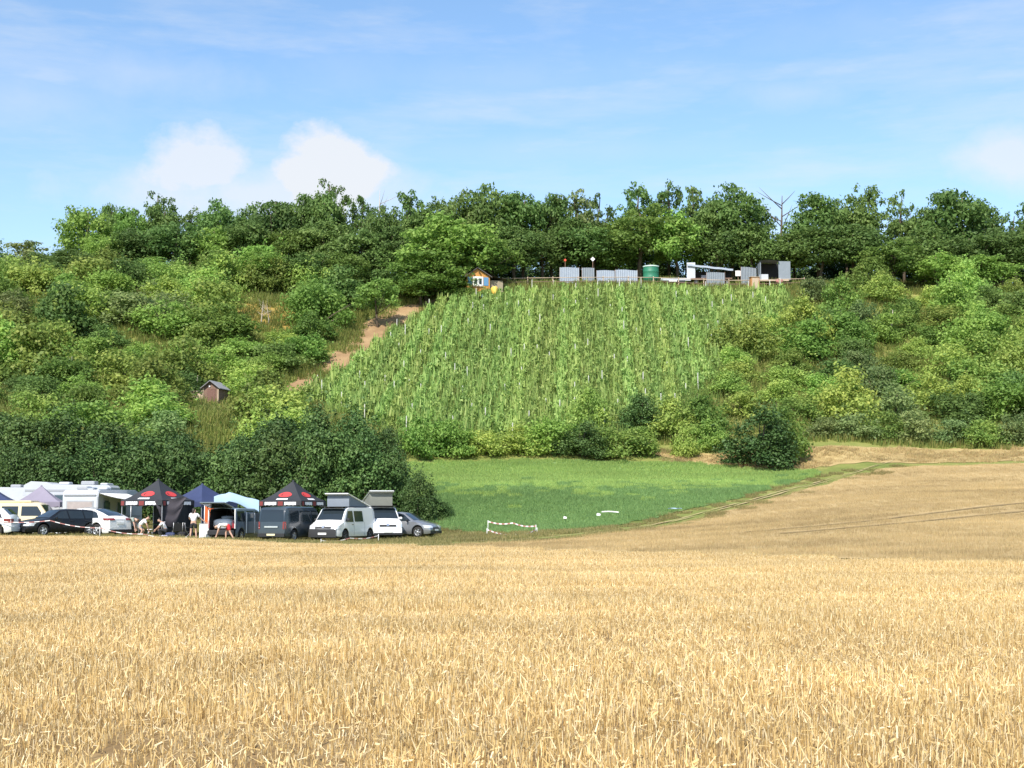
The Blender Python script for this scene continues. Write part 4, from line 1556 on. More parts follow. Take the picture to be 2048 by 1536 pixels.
# white fastback seen from the rear
c = Vehicle('fastback_car', 'white fastback car with dark glass roof seen from the rear beside the black estate', 'car', stand(180, 80), 152, 4.75, 1.92, 1.63,
            [(-2.37, .55), (-2.34, .98), (-2.2, 1.10), (-2.05, 1.15), (-1.6, 1.33), (-.9, 1.55), (-.1, 1.63), (.45, 1.57), (1.35, 1.06), (1.6, 1.0), (2.15, .86), (2.33, .66), (2.37, .5)], 1.02, .58, (-1.45, 1.45), P_WHITE, .36, group=PARKED)
car_details(c, [[(-1.6, 1.06), (-.95, 1.05), (-.95, 1.46), (-1.25, 1.36)], [(-.9, 1.05), (.0, 1.05), (.0, 1.55), (-.9, 1.48)], [(.06, 1.05), (1.15, 1.07), (.45, 1.48), (.06, 1.54)]],
            (1.33, .5, .74, .56), (-2.02, -.95, .62, .54), None, tail=(.93, 1.05), head=(.7, .8))
c.over(-.85, .4, .54, .54, 'glass_roof', M_GLASS)
c.face(-.95, .95, .25, .42, -1, 'bumper', M_PLASTIC, .02)
c.mirror(.85, 1.08, P_WHITE)
# white compact at the frame's edge
c = Vehicle('compact_car', 'white compact car cut off at the frame edge beside the black estate', 'car', stand(-42, 75.5), 180, 4.1, 1.75, 1.55,
            [(-2.05, .5), (-2.02, .95), (-1.88, 1.15), (-1.55, 1.45), (-.9, 1.54), (-.1, 1.55), (.4, 1.48), (1.15, 1.02), (1.4, .95), (1.9, .78), (2.05, .5)], .95, .56, (-1.3, 1.3), P_WHITE, .32, group=PARKED)
car_details(c, [[(-1.6, 1.0), (-.85, .99), (-.85, 1.44), (-1.35, 1.36)], [(-.8, .99), (.1, .99), (.1, 1.46), (-.8, 1.46)]], (1.12, .45, .68, .54), (-1.86, -1.5, .6, .52), None)
# silver hatchback
c = Vehicle('hatchback_car', 'silver-grey hatchback parked at the hedge end beside the white vans', 'car', stand(808, 86), 338, 4.35, 1.78, 1.52,
            [(-2.17, .5), (-2.14, .95), (-2.0, 1.15), (-1.65, 1.42), (-1.0, 1.50), (-.1, 1.52), (.3, 1.47), (1.05, 1.02), (1.3, .96), (1.95, .80), (2.12, .66), (2.17, .5)], .95, .56, (-1.35, 1.35), P_SILVER, .33, group=PARKED)
car_details(c, [[(-1.75, 1.0), (-1.05, .98), (-1.05, 1.40), (-1.5, 1.34)], [(-1.0, .98), (-.1, .98), (-.1, 1.44), (-1.0, 1.42)], [(-.04, .98), (.88, 1.0), (.3, 1.40), (-.04, 1.44)]],
            (1.02, .36, .7, .55), (-1.98, -1.7, .6, .52), None, grille=(-.4, .4, .5, .62))
c.mirror(.7, 1.02, M_PLASTIC)
c.handle(-.25, .86)
c.seam(-.07, .35, .95)
c.face(-.8, .8, .24, .4, 1, 'bumper', M_PLASTIC, .02)
# cream bus
c = Vehicle('camper_bus', 'old cream camper bus with three side windows behind the black estate', 'van', stand(40, 86), 0, 4.57, 1.84, 2.0,
            [(-2.28, .55), (-2.27, 1.15), (-2.15, 1.82), (-2.0, 1.96), (-1.0, 2.0), (1.25, 1.98), (1.5, 1.90), (2.08, 1.12), (2.2, 1.02), (2.28, .5)], 1.14, .78, (-1.2, 1.26), P_CREAM, .32, group=PARKED)
car_details(c, [[(-1.95, 1.18), (-.95, 1.18), (-.95, 1.76), (-1.9, 1.76)], [(-.8, 1.18), (.2, 1.18), (.2, 1.76), (-.8, 1.76)], [(.4, 1.18), (1.75, 1.18), (1.35, 1.76), (.4, 1.76)]],
            (2.03, 1.55, .78, .72), (-2.26, -2.16, .7, .66), None, tail=(.7, .95), head=(.62, .8))
c.mirror(1.72, 1.3, P_WHITE)
MB().box((-.5, 0, 2.05), (2.9, 1.5, .1), bevel=.04).obj('roof_rack_panel', P_CREAM, c.root)

VAN_TOP = [(-2.45, .5), (-2.43, 1.1), (-2.33, 1.72), (-2.2, 1.90), (-1.6, 1.96), (.85, 1.95), (1.1, 1.88), (1.72, 1.18), (1.88, 1.09), (2.3, .94), (2.42, .72), (2.45, .45)]


def transporter(label, u, Y, head, paint_m, trim, canvas, poptop, rear_view=False, wins=((-1.9, -.95), (-.75, .35))):
    v = Vehicle('camper_van', label, 'van', stand(u, Y), head, 4.9, 1.9, 1.97, VAN_TOP, 1.1, .79, (-1.55, 1.5), paint_m, .34, group=PARKED, lower=True, rim=M_STEELRIM if trim else M_RIM)
    for a, b in wins:
        for sd in (1, -1):
            v.side([(a, 1.14), (b, 1.14), (b, 1.74), (a, 1.74)], sd)
    for sd in (1, -1):
        v.side([(.5, 1.12), (1.5, 1.14), (1.06, 1.74), (.5, 1.75)], sd)
        v.lamp(.74, .93, 1, sd, 'headlight', M_LAMP, .3, .58)
        v.lamp(.72, 1.12, -1, sd, 'tail_light', M_TAIL, .1, .86)
    v.over(1.68, 1.14, .80, .70)
    v.over(-2.425, -2.3, .74, .68, 'rear_window')
    v.face(-.5, .5, .76, .88, 1, 'grille', M_PLASTIC, .03)
    v.face(-.86, .86, .28, .74 if trim else .40, 1, 'bumper', M_PLASTIC, .035)
    v.face(-.26, .26, .42, .53, 1, 'number_plate', M_PLATE, .05)
    v.face(-.07, .07, .80, .92, 1, 'badge', M_CHROME, .045)
    v.face(-.84, .84, .30, .48, -1, 'bumper', M_PLASTIC, .035)
    v.face(-.26, .26, .36, .46, -1, 'number_plate', M_PLATE_Y, .055)
    v.mirror(1.35, 1.25, paint_m if not trim else M_PLASTIC)
    v.handle(.62, .98)
    v.seam(.46, .35, 1.1)
    v.seam(-.85, .35, 1.1)
    if poptop:
        x0, x1, hw, z0, hf = .62, -1.95, .70, 1.98, poptop
        mb = MB()
        for yy in (-hw, hw):
            P = []
            for k in range(9):
                t = k / 8
                x = x0 + (x1 - x0) * t
                P.append([(x, yy * (1 - .02 * math.sin(t * 9)), z0), (x, yy * .985, z0 + hf * (1 - t) * .5), (x, yy, z0 + hf * (1 - t) + .01)])
            mb.grid(P)
        mb.grid([[(x0 + .03 * math.sin(q * 3.1), y, z0 + hf * q) for y in np.linspace(-hw, hw, 5)] for q in (0, .33, .66, 1)])
        mb.obj('tent_canvas', canvas, v.root)
        a = math.atan2(hf, x0 - x1)
        mid = Vector(((x0 + x1) / 2 + .1, 0, z0 + hf / 2 + .06))
        MB().box(mid, (math.hypot(hf, x0 - x1) + .35, 2 * hw + .14, .07), rot=Matrix.Rotation(-a, 3, 'Y'), bevel=.03).obj('raised_roof', P_WHITE, v.root)
        for yy in (-hw * .9, hw * .9):
            MB().tube([(x0 - .5, yy * 1.03, z0), (x0 - .9, yy * 1.03, z0 + hf * .62)], .02, 5).obj('roof_strut', M_PLASTIC, v.root)
        MB().box((0.0, 0, z0 - .005), (2.9, 1.5, .03)).obj('roof_edge', M_PLASTIC, v.root)
    return v


transporter('white camper van with black bumper and raised grey pop-top roof', 687, 80.5, 249, P_WHITE, True, M_CANVAS, .64, wins=((-.7, .35),))
transporter('white camper van with white bumper and olive-grey pop-top beside the silver hatchback', 757, 84.5, 289, P_WHITE, False, M_CANVAS2, .78)
v = transporter('dark slate van seen from the rear beside the open-tailgate van', 588, 79.8, 69, P_SLATE, False, M_CANVAS, 0, True)
v.face(-.42, .42, .80, .88, -1, 'handle_trim', M_CHROME, .05)

# small van with its tailgate and doors open
g = stand(481, 80.5)
c = Vehicle('open_van', 'blue-grey small van with its tailgate up and doors open', 'van', g, 72, 4.4, 1.79, 1.83,
            [(-2.2, .5), (-2.19, 1.0), (-2.12, 1.6), (-2.02, 1.78), (-1.4, 1.83), (.4, 1.80), (.7, 1.72), (1.35, 1.10), (1.5, 1.02), (2.05, .86), (2.16, .68), (2.2, .45)], 1.03, .76, (-1.4, 1.35), P_GREY, .32, group=PARKED, open_rear=True)
for sd in (1, -1):
    c.side([(-1.85, 1.08), (-1.0, 1.08), (-1.0, 1.66), (-1.8, 1.66)], sd)
    c.side([(-.75, 1.08), (.1, 1.08), (.1, 1.66), (-.75, 1.66)], sd)
    c.side([(.25, 1.06), (1.2, 1.08), (.7, 1.62), (.25, 1.66)], sd)
    c.lamp(.72, 1.15, -1, sd, 'tail_light', M_TAIL, .12, .9)
    c.lamp(.7, .86, 1, sd, 'headlight', M_LAMP)
    MB().box((-2.07, sd * .83, 1.22), (.1, .07, 1.1), bevel=.02).obj('rear_pillar', P_WHITE, c.root)
    c.side([(-.8, .42), (.15, .42), (.15, 1.02), (-.8, 1.02)], sd, 'door_panel', P_GREY, .006)
c.over(1.32, .74, .74, .68)
mb = MB()
for P in ([(-2.06, -.78, .45), (-2.06, .78, .45), (-.3, .78, .45), (-.3, -.78, .45)], [(-.3, -.78, .45), (-.3, .78, .45), (-.3, .66, 1.7), (-.3, -.66, 1.7)],
          [(-2.06, -.78, .45), (-.3, -.78, .45), (-.3, -.70, 1.7), (-2.0, -.70, 1.7)], [(-2.06, .78, .45), (-.3, .78, .45), (-.3, .70, 1.7), (-2.0, .70, 1.7)], [(-2.0, -.7, 1.7), (-2.0, .7, 1.7), (-.3, .7, 1.7), (-.3, -.7, 1.7)]):
    mb.add(P, [(0, 1, 2, 3)])
mb.obj('cargo_lining', M_DARKIN, c.root)
MB().box((-2.16, 0, .45), (.18, 1.66, .3), bevel=.05).obj('bumper', M_PLASTIC, c.root)
# tailgate swung up
tg = MB().box((0, 0, 0), (1.25, 1.56, .07), bevel=.03).obj('tailgate', P_GREY, c.root)
tg.location = (-2.62, 0, 1.98)
tg.rotation_euler = (0, R(14), 0)
MB().box((-.12, 0, -.05), (.72, 1.3, .02)).obj('rear_window', M_GLASS, tg)
for sd in (1, -1):
    MB().tube([(-2.02, sd * .7, 1.45), (-2.5, sd * .7, 1.9)], .018, 6).obj('gas_strut', M_PLASTIC, c.root)
# sliding door half back, front door swung out on the near flank
sdm = MB().box((0, 0, 0), (.95, .06, 1.2), bevel=.03)
sl = sdm.obj('sliding_door', P_GREY, c.root, loc=(-.62, -.99, 1.0))
MB().box((0, -.035, .3), (.68, .012, .46), bevel=.004).obj('window', M_GLASS2, sl)
MB().box((.45, -.035, -.02), (.07, .02, 1.15)).obj('door_edge', P_WHITE, sl)
fd = MB().prism([(0, 0, .35), (-1.05, 0, .35), (-1.05, 0, 1.08), (-.95, 0, 1.1), (-.6, 0, 1.62), (-.05, 0, 1.66), (0, 0, 1.1)][::-1], (0, -.035, 0), (0, .035, 0)).obj('front_door', P_GREY, c.root, loc=(1.15, -.9, 0))
fd.rotation_euler = (0, 0, R(58))
MB().prism([(-.1, 0, 1.1), (-.88, 0, 1.13), (-.58, 0, 1.56), (-.12, 0, 1.6)], (0, -.045, 0), (0, -.04, 0)).obj('window', M_GLASS2, fd)
MB().box((-.25, -.14, 1.12), (.12, .22, .16), bevel=.04).obj('mirror', P_WHITE, fd)
# bedding heaped in the cargo bay
hd = Matrix.Rotation(R(72), 3, 'Z')


def heap(name, label, cat, loc, size, mat, seed, rz=0):
    rg = np.random.default_rng(seed)
    P = []
    n, m = 10, 18
    for i in range(n + 1):
        a = math.pi * i / n
        row = []
        for k in range(m + 1):
            b = 2 * math.pi * (k % m) / m
            q = 1 + .12 * math.sin(3 * b + seed) + .09 * math.sin(5 * b + 4 * a)
            sx = abs(math.sin(a)) ** .6
            row.append((size[0] / 2 * sx * math.cos(b) * q, size[1] / 2 * sx * math.sin(b) * q, size[2] / 2 + size[2] / 2 * math.copysign(abs(math.cos(a)) ** .7, math.cos(a))))
        P.append(row)
    o = MB().grid(P).obj(name, mat)
    o.location = loc
    o.rotation_euler = (0, 0, rz)
    return tag(o, label, cat)


heap('bedding_bundle', 'white bedding heaped in the back of the open van', 'bedding', g + hd @ Vector((-1.6, .05, .62)), (.9, 1.35, .62), M_WHITEPRINT, 3, R(72))
heap('storage_bag', 'grey-blue bag lying on the bedding in the open van', 'bag', g + hd @ Vector((-1.62, -.1, 1.2)), (.5, .8, .2), M_CANVAS, 5, R(72))

# pale tarpaulin stretched from the open van's roof
P = []
for i in range(13):
    t = i / 12
    row = []
    for j in range(7):
        q = j / 6
        u_, v_ = 428 + 90 * t, 989 + (4 if t < .3 else 0) + 12 * t * t - 6 * math.sin(math.pi * min(1, t * 1.4))
        p = at(u_, v_ + q * (13 + 12 * t), 81.6 + 1.4 * (1 - q))
        p.z += .03 * math.sin(9 * t + 2 * q) - .12 * math.sin(math.pi * q) * math.sin(math.pi * t)
        row.append(p)
    P.append(row)
mb = MB().grid(P)
top_n = len(mb.v)
mb.grid([[p - Vector((0, 0, .02)) for p in r] for r in P])
o = mb.obj('tarpaulin', M_TARP)
tag(o, 'pale blue tarpaulin stretched over the roof of the open small van', 'tarpaulin')
for u_, v_ in ((431, 994), (516, 1006)):
    q = at(u_, v_, 83.0)
    gz = stand(u_, 83.0).z
    tag(MB().tube([(q.x, q.y, gz), q], .02, 6).obj('tarpaulin_pole', M_ALU), 'thin metal pole holding up the pale tarpaulin, ' + ('end beside the navy canopy' if u_ < 450 else 'end beside the dark slate van'), 'pole')


# ------------------------------------------------------------------ motorhomes and caravan
def coach(name, label, cat, base, head, L, W, z1, prof, parts):
    """box body: prof = side outline (x,z); parts = callback"""
    root = empty(name, base, R(head), label, cat, PARKED)
    mb = MB().prism([(x, 0, z) for x, z in prof], (0, -W / 2 + .05, 0), (0, W / 2 - .05, 0))
    cx, cz = np.mean([p[0] for p in prof]), np.mean([p[1] for p in prof])
    inner = [(cx + (x - cx) * .985, 0, cz + (z - cz) * .97) for x, z in prof]
    mb.prism(inner, (0, -W / 2, 0), (0, W / 2, 0))
    mb.obj('body', M_GRP, root)
    for x in parts['wheels']:
        for sd in (1, -1):
            t = MB().lathe([(.2, -.1), (.31, -.1), (.34, -.06), (.34, .06), (.31, .1), (.2, .1)], 20, axis='Y').obj('wheel', M_TYRE, root, loc=(x, sd * (W / 2 - .12), .34))
            MB().lathe([(0, .085), (.1, .09), (.2, .07)], 14, axis='Y', c=(0, 0, 0)).obj('rim', M_STEELRIM, t)
            if sd < 0: t.rotation_euler = (0, 0, math.pi)
    for x0, x1_, z0_, z1_ in parts.get('side', ()):
        for sd in (1, -1):
            f = MB().box(((x0 + x1_) / 2, sd * (W / 2 + .012), (z0_ + z1_) / 2), (x1_ - x0 + .1, .03, z1_ - z0_ + .1), bevel=.01).obj('window', M_GREYTRIM, root)
            MB().box(((x0 + x1_) / 2, sd * (W / 2 + .03), (z0_ + z1_) / 2), (x1_ - x0, .02, z1_ - z0_)).obj('pane', M_GLASS2, f)
    for x, y, z, dx, dy, dz, m in parts.get('roof', ()):
        MB().box((x, y, z), (dx, dy, dz), bevel=.05).obj('roof_hatch', m, root)
    if 'stripe' in parts:
        for sd in (1, -1):
            MB().box((0, sd * (W / 2 + .006), parts['stripe']), (L * .9, .02, .14)).obj('trim_stripe', M_GREYTRIM, root)
    return root


hd = R(79)
rc = stand(160, 84.2)
M1 = coach('motorhome', 'white motorhome showing its wide rear window behind the white fastback car', 'motorhome', Vector((rc.x + 3 * math.cos(hd), rc.y + 3 * math.sin(hd), rc.z)), 79, 6, 2.3, 2.75,
           [(-3, .45), (-3, 2.3), (-2.9, 2.66), (-2.7, 2.75), (2.0, 2.8), (2.6, 2.6), (2.95, 1.9), (3, .5)],
           dict(wheels=(-1.5, 1.9), side=((-2.3, -1.5, 1.3, 2.0), (-.5, .6, 1.3, 2.0)), roof=((-1.9, .3, 2.86, .7, .7, .2, M_GREYTRIM), (-.3, -.2, 2.86, .6, .6, .16, M_GRP), (-2.5, -.5, 2.82, .5, .5, .12, M_CHROME)), stripe=1.15))
f = MB().box((-3.015, 0, 1.62), (.04, 1.75, .95), bevel=.01).obj('rear_window', M_GREYTRIM, M1)
MB().box((-3.035, 0, 1.62), (.03, 1.6, .8)).obj('pane', plain('curtained pane', (.36, .31, .30), .15, 0, .35, 3), f)
MB().box((-3.02, 0, 2.42), (.05, 2.1, .1), bevel=.02).obj('rear_trim', M_GREYTRIM, M1)
MB().box((-3.02, 0, 1.05), (.05, 2.1, .08), bevel=.02).obj('rear_trim', M_GREYTRIM, M1)
for sd in (1, -1):
    MB().box((-3.02, sd * .98, .85), (.05, .16, .5), bevel=.02).obj('tail_light', M_TAIL, M1)
MB().box((-1.95, -1.165, 1.35), (.7, .03, 1.75), bevel=.01).obj('door', M_GREYTRIM, M1)
MB().box((-1.95, -1.185, 1.8), (.5, .02, .6)).obj('window', M_GLASS2, M1)
# awning rolled out from the motorhome's flank
P = []
for i in range(6):
    t = i / 5
    P.append([(-2.9 + 3.6 * j / 6, -1.17 - 2.05 * t, 2.55 - .42 * t - .06 * math.sin(math.pi * t)) for j in range(7)])
mb = MB().grid(P)
mb.grid([[(p[0], p[1], p[2] - .03) for p in r] for r in P])
mb.box((-1.1, -3.23, 2.08), (3.62, .06, .16), bevel=.01)
mb.obj('awning', plain('white awning cloth', (.78, .76, .72), .7, 0, .06, 2), M1)
for x in (-2.8, .6):
    MB().tube([(x, -3.2, 2.1), (x, -3.2, 0)], .025, 6).obj('awning_leg', M_ALU, M1)
M2 = coach('motorhome', 'tall white motorhome with over-cab bed and roof boxes, farthest back by the hedge', 'motorhome', stand(142, 92.2), 180, 5.9, 2.25, 3.0,
           [(-2.9, .45), (-2.9, 2.7), (-2.75, 2.85), (.9, 2.9), (1.3, 3.05), (2.3, 3.1), (2.75, 2.85), (2.8, 2.2), (2.3, 1.95), (2.9, 1.2), (2.95, .5)],
           dict(wheels=(-1.5, 1.9), side=((-2.2, -1.2, 1.5, 2.2), (-.4, .7, 1.5, 2.2)), roof=((-1.2, 0, 3.0, .9, .9, .26, M_GREYTRIM), (.3, .2, 2.98, .7, .8, .18, M_GRP), (-2.3, -.1, 2.93, .5, 1.4, .14, M_GRP)), stripe=2.5))
M3 = coach('caravan', 'white caravan with small rear hatch standing behind the cream bus', 'caravan', stand(34, 93.5), 180, 5.0, 2.2, 2.6,
           [(-2.5, .5), (-2.55, 1.6), (-2.4, 2.4), (-2.2, 2.58), (2.0, 2.62), (2.3, 2.45), (2.55, 1.5), (2.45, .5)],
           dict(wheels=(0,), side=((-1.9, -1.1, 1.5, 2.1), (.6, 1.6, 1.5, 2.1)), roof=((0, 0, 2.70, .7, .7, .2, M_GREYTRIM),), stripe=1.2))


# ------------------------------------------------------------------ canopies
def canopy_tent(label, u, Y, rot, w, eave, peak, cloth, logos=None, val=.32, wall=()):
    g = stand(u, Y)
    root = empty('canopy_tent', g, R(rot), label, 'tent', 'pop-up canopy tents')
    c = [Vector((sx * w / 2, sy * w / 2, 0)) for sx, sy in ((-1, -1), (1, -1), (1, 1), (-1, 1))]

    def surf(k, s_, t, off=0.0):
        a, b = c[k], c[(k + 1) % 4]
        e = a.lerp(b, s_)
        p = e * (1 - t)
        z = eave + (peak - eave) * (t ** 1.25) - .07 * math.sin(math.pi * s_) * (1 - t) * t * 2
        n = e.normalized()
        return Vector((p.x, p.y, z)) + Vector((n.x, n.y, 1.2)).normalized() * off
    mb = MB()
    for k in range(4):
        P = [[surf(k, s_, t) for s_ in np.linspace(0, 1, 9)] for t in np.linspace(0, .97, 9)]
        mb.grid(P)
        mb.grid([[p - Vector((0, 0, .015)) for p in r] for r in P])
    mb.lathe([(w * .03, peak - .06), (w * .015, peak + .03), (0, peak + .05)], 8)
    mb.obj('roof_cloth', cloth, root)
    for k in range(4):
        a, b = c[k], c[(k + 1) % 4]
        n = ((a + b) / 2).normalized()
        P = [[a.lerp(b, s_) + n * .012 + Vector((0, 0, eave + .01 - q * (val + .025 * math.sin(s_ * 25 + k)))) + n * .02 * q for s_ in np.linspace(0, 1, 21)] for q in (0, .5, 1)]
        mv = MB().grid(P)
        mv.grid([[p - n * .012 for p in r] for r in P])
        vo = mv.obj('valance', cloth, root)
        if logos:
            mm = MB()
            for s0, s1, n_l in ((.13, .41, 6), (.60, .88, 6)):
                for q in range(n_l):
                    x0 = s0 + (s1 - s0) * q / n_l
                    x1 = x0 + (s1 - s0) / n_l * (.94 if q % 3 else .86)
                    za, zb_ = .07, val - (.07 if (q + k) % 2 else .05)
                    P = [[a.lerp(b, s_) + n * (.03 + .02 * z / val) + Vector((0, 0, eave - z)) for s_ in (x0, x1)] for z in (za, zb_)]
                    mm.grid(P, smooth=False)
            mm.obj('lettering', M_WHITEPRINT, vo)
            me_ = MB()
            for s0, s1 in ((.445, .565), (.01, .085)):
                me_.grid([[a.lerp(b, s_) + n * (.032 + .02 * z / val) + Vector((0, 0, eave - z)) for s_ in np.linspace(s0, s1, 4)] for z in (.04, val - .02)])
            me_.obj('valance_emblem', M_DARKRED, vo)
            # oval emblem on the roof and the bar of lettering under it
            me_ = MB()
            for r0, r1 in ((.62, 1.0),):
                P = []
                for i in range(25):
                    th = 2 * math.pi * i / 24
                    P.append([surf(k, .5 + .15 * rr * math.cos(th) / (1 - .4), .40 + .13 * rr * math.sin(th), .022) for rr in (r0, r1)])
                me_.grid(P)
            P = []
            for i in range(17):
                th = 2 * math.pi * i / 16
                P.append([surf(k, (.525 + .14 * rr * math.cos(th)), .41 + .10 * rr * math.sin(th), .024) for rr in (.02, 1.0)])
            me_.grid(P)
            me_.grid([[surf(k, s_, t, .024) for s_ in np.linspace(.44, .50, 3)] for t in (.28, .37)])
            me_.obj('roof_emblem', M_REDPRINT, root)
            mm = MB()
            for q in range(8):
                x0 = .345 + .31 * q / 8
                mm.grid([[surf(k, s_, t, .022) for s_ in (x0, x0 + .0345)] for t in (.10, .19)])
            mm.obj('roof_lettering', M_WHITEPRINT, root)
    for k in wall:  # cloth walls added to darken the space under the canopy
        a, b = c[k] * .98, c[(k + 1) % 4] * .98
        P = [[a.lerp(b, s_) + Vector((0, 0, z)) + ((a + b) / 2).normalized() * .04 * math.sin(s_ * 18 + z) for s_ in np.linspace(0, 1, 17)] for z in (.08, .8, 1.5, eave - .02)]
        shade_wall = MB().grid(P)
        shade_wall.grid([[p + Vector((.006, .006, 0)) for p in r] for r in P])
        shade_wall.obj('side_wall', cloth, root)
    for k in range(4):
        p = c[k] * .97
        z0 = h((root.matrix_basis @ p).x, (root.matrix_basis @ p).y) - g.z
        MB().box((p.x, p.y, (eave + z0) / 2), (.045, .045, eave - z0 - .04), bevel=.008).obj('leg', M_ALU, root)
    for k in range(4):
        a, b = c[k] * .97, c[(k + 1) % 4] * .97
        m_ = (a + b) / 2
        MB().tube([a + Vector((0, 0, eave - .06)), m_ + Vector((0, 0, eave - .34)), b + Vector((0, 0, eave - .06))], .014, 5).obj('brace', M_ALU, root)
    return root


canopy_tent('black canopy tent with red emblem and a dark cloth hanging from it', 316, 83.5, -24, 3.0, 2.18, 3.42, M_BLACKCLOTH, True, wall=(1, 2))  # right and back walls added so it reads shaded beneath
canopy_tent('navy blue canopy tent between the two black ones', 404, 86, -33, 3.0, 2.12, 3.22, M_NAVY, wall=(1, 2))  # walls added here too, to stand in for shade below the roof
canopy_tent('black canopy tent with red emblem standing behind the dark slate van', 586, 90, -22, 3.05, 2.08, 3.38, M_BLACKCLOTH, True)
canopy_tent('mauve-grey canopy tent between the cream bus and the motorhome', 82, 89, 10, 2.7, 1.95, 3.0, M_MAUVE)
canopy_tent('dark navy canopy tent cut off by the frame edge above the cream bus', -22, 87.5, 12, 3.0, 2.1, 3.1, M_NAVY)
# dark cloth hanging off the first canopy
P = []
for i in range(17):
    t = i / 16
    a0, b0 = at(309 + 64 * t, 1000 - 6 * t, 81.6 + .9 * t), None
    low = 1004 + 50 * math.sin(math.pi * min(1, .12 + t * .86)) ** .8
    row = []
    for j in range(10):
        q = j / 9
        p = at(309 + 64 * t - (t - .62) * 16 * q, (1000 - 6 * t) * (1 - q) + low * q, 81.6 + .9 * t)
        fold = .05 * math.sin(14 * q + 5 * t + 2 * math.sin(6 * t))
        row.append(p + Vector((0, -fold - .05 * math.sin(math.pi * q), 0)))
    P.append(row)
mb = MB().grid(P)
mb.grid([[p + Vector((0, .012, 0)) for p in r] for r in P])
tag(mb.obj('hanging_cloth', M_DRAPE), 'dark cloth sagging in folds from the front of the black canopy', 'cloth')
# orange banner and small things around the canopies
b0 = stand(420, 82.3)
root = empty('orange_banner', b0, R(8), 'orange cloth banner on a white pole beside the open van', 'banner')
P = [[(-.28 + .56 * i / 6, .02 * math.sin(i * 2.2 + j), .9 + 1.0 * j / 4) for i in range(7)] for j in range(5)]
mb = MB().grid(P)
mb.grid([[(p[0], p[1] + .012, p[2]) for p in r] for r in P])
mb.obj('cloth', M_ORANGE, root)
MB().tube([(-.3, 0, 0), (-.3, 0, 2.05)], .022, 6).obj('pole', M_TAPEW, root)


def cabinet(label, u, Y, w, d, hgt, rz, mat):
    root = empty('camp_cupboard', stand(u, Y), R(rz), label, 'cupboard')
    MB().box((0, 0, hgt / 2), (w, d, hgt), bevel=.015).obj('cabinet', mat, root)
    for sx in (-1, 1):
        dr = MB().box((sx * w * .25, -d / 2 - .012, hgt / 2), (w * .46, .02, hgt * .9), bevel=.005).obj('door', mat, root)
        MB().box((-sx * w * .17, -.02, .05), (.02, .02, .12)).obj('handle', M_GREYTRIM, dr)
    MB().box((0, 0, hgt + .012), (w + .04, d + .04, .03), bevel=.008).obj('worktop', M_GRP, root)


cabinet('white camp cupboard with two doors the standing person leans on', 411, 80.2, .62, .45, .88, 12, M_TAPEW)


def folding_table(label, u, Y, w, d, hgt, rz, mat):
    root = empty('folding_table', stand(u, Y), R(rz), label, 'table')
    MB().box((0, 0, hgt), (w, d, .035), bevel=.01).obj('tabletop', mat, root)
    for sx in (-1, 1):
        for sy in (-1, 1):
            MB().tube([(sx * w * .42, sy * d * .42, hgt - .02), (sx * w * .46, sy * d * .46, 0)], .016, 6).obj('leg', M_ALU, root)
    return root


folding_table('low dark folding table under the hanging cloth', 345, 82.8, 1.1, .6, .62, 20, M_PLASTIC)
folding_table('green-topped folding table at the back of the black canopy', 300, 84.6, 1.3, .6, .74, 24, plain('green table top', (.16, .30, .10), .6))
ps = stand(291, 84.6)
heap('yellow_cloth', 'crumpled yellow cloth lying on the green-topped table', 'cloth', (ps.x, ps.y, ps.z + .76), (.5, .35, .14), M_YELLOW, 8)
ps = stand(301, 82.0)
root = empty('camp_stool', ps, 0, 'small camp stool with round white seat under the black canopy', 'stool')
MB().lathe([(0, .5), (.15, .5), (.17, .47), (.15, .44), (0, .44)], 14).obj('seat', M_TAPEW, root)
for k in range(3):
    a = 2.1 * k
    MB().tube([(.1 * math.cos(a), .1 * math.sin(a), .45), (.18 * math.cos(a), .18 * math.sin(a), 0)], .014, 5).obj('leg', M_ALU, root)


def camp_chair(label, u, Y, rz, mat):
    root = empty('camping_chair', stand(u, Y), R(rz), label, 'chair')
    MB().grid([[(x, -.22 + .44 * j / 4, .42 - .05 * math.sin(math.pi * j / 4)) for x in np.linspace(-.25, .25, 5)] for j in range(5)]).obj('seat', mat, root)
    MB().grid([[(x, .22 + .12 * j / 4, .42 + .48 * j / 4) for x in np.linspace(-.25, .25, 5)] for j in range(5)]).obj('backrest', mat, root)
    for sx in (-1, 1):
        MB().tube([(sx * .26, -.25, 0), (sx * .26, .24, .46), (sx * .26, .35, .92)], .013, 5).obj('leg', M_ALU, root)
        MB().tube([(sx * .26, .28, 0), (sx * .26, -.24, .44)], .013, 5).obj('leg', M_ALU, root)
        MB().tube([(sx * .27, -.24, .62), (sx * .27, .26, .64)], .02, 5).obj('armrest', M_PLASTIC, root)


camp_chair('black camping chair standing to the left of the white camp cupboard', 372, 82.3, 150, M_PLASTIC)
camp_chair('black camping chair under the sagging dark cloth', 356, 81.6, 200, M_PLASTIC)
bi = stand(366, 80.6)
heap('rucksack', 'dark rucksack dropped on the grass below the hanging cloth', 'bag', bi, (.5, .36, .42), M_DARKIN, 12)
bi = stand(328, 79.6)
heap('carrier_bag', 'pale lilac bag lying by the barrier tape', 'bag', bi, (.5, .3, .2), plain('lilac plastic', (.55, .52, .72), .5), 14)
bi = stand(342, 80.4)
heap('cool_bag', 'dark blue cool bag beside the crouching person', 'bag', bi, (.55, .4, .36), M_NAVY, 15)

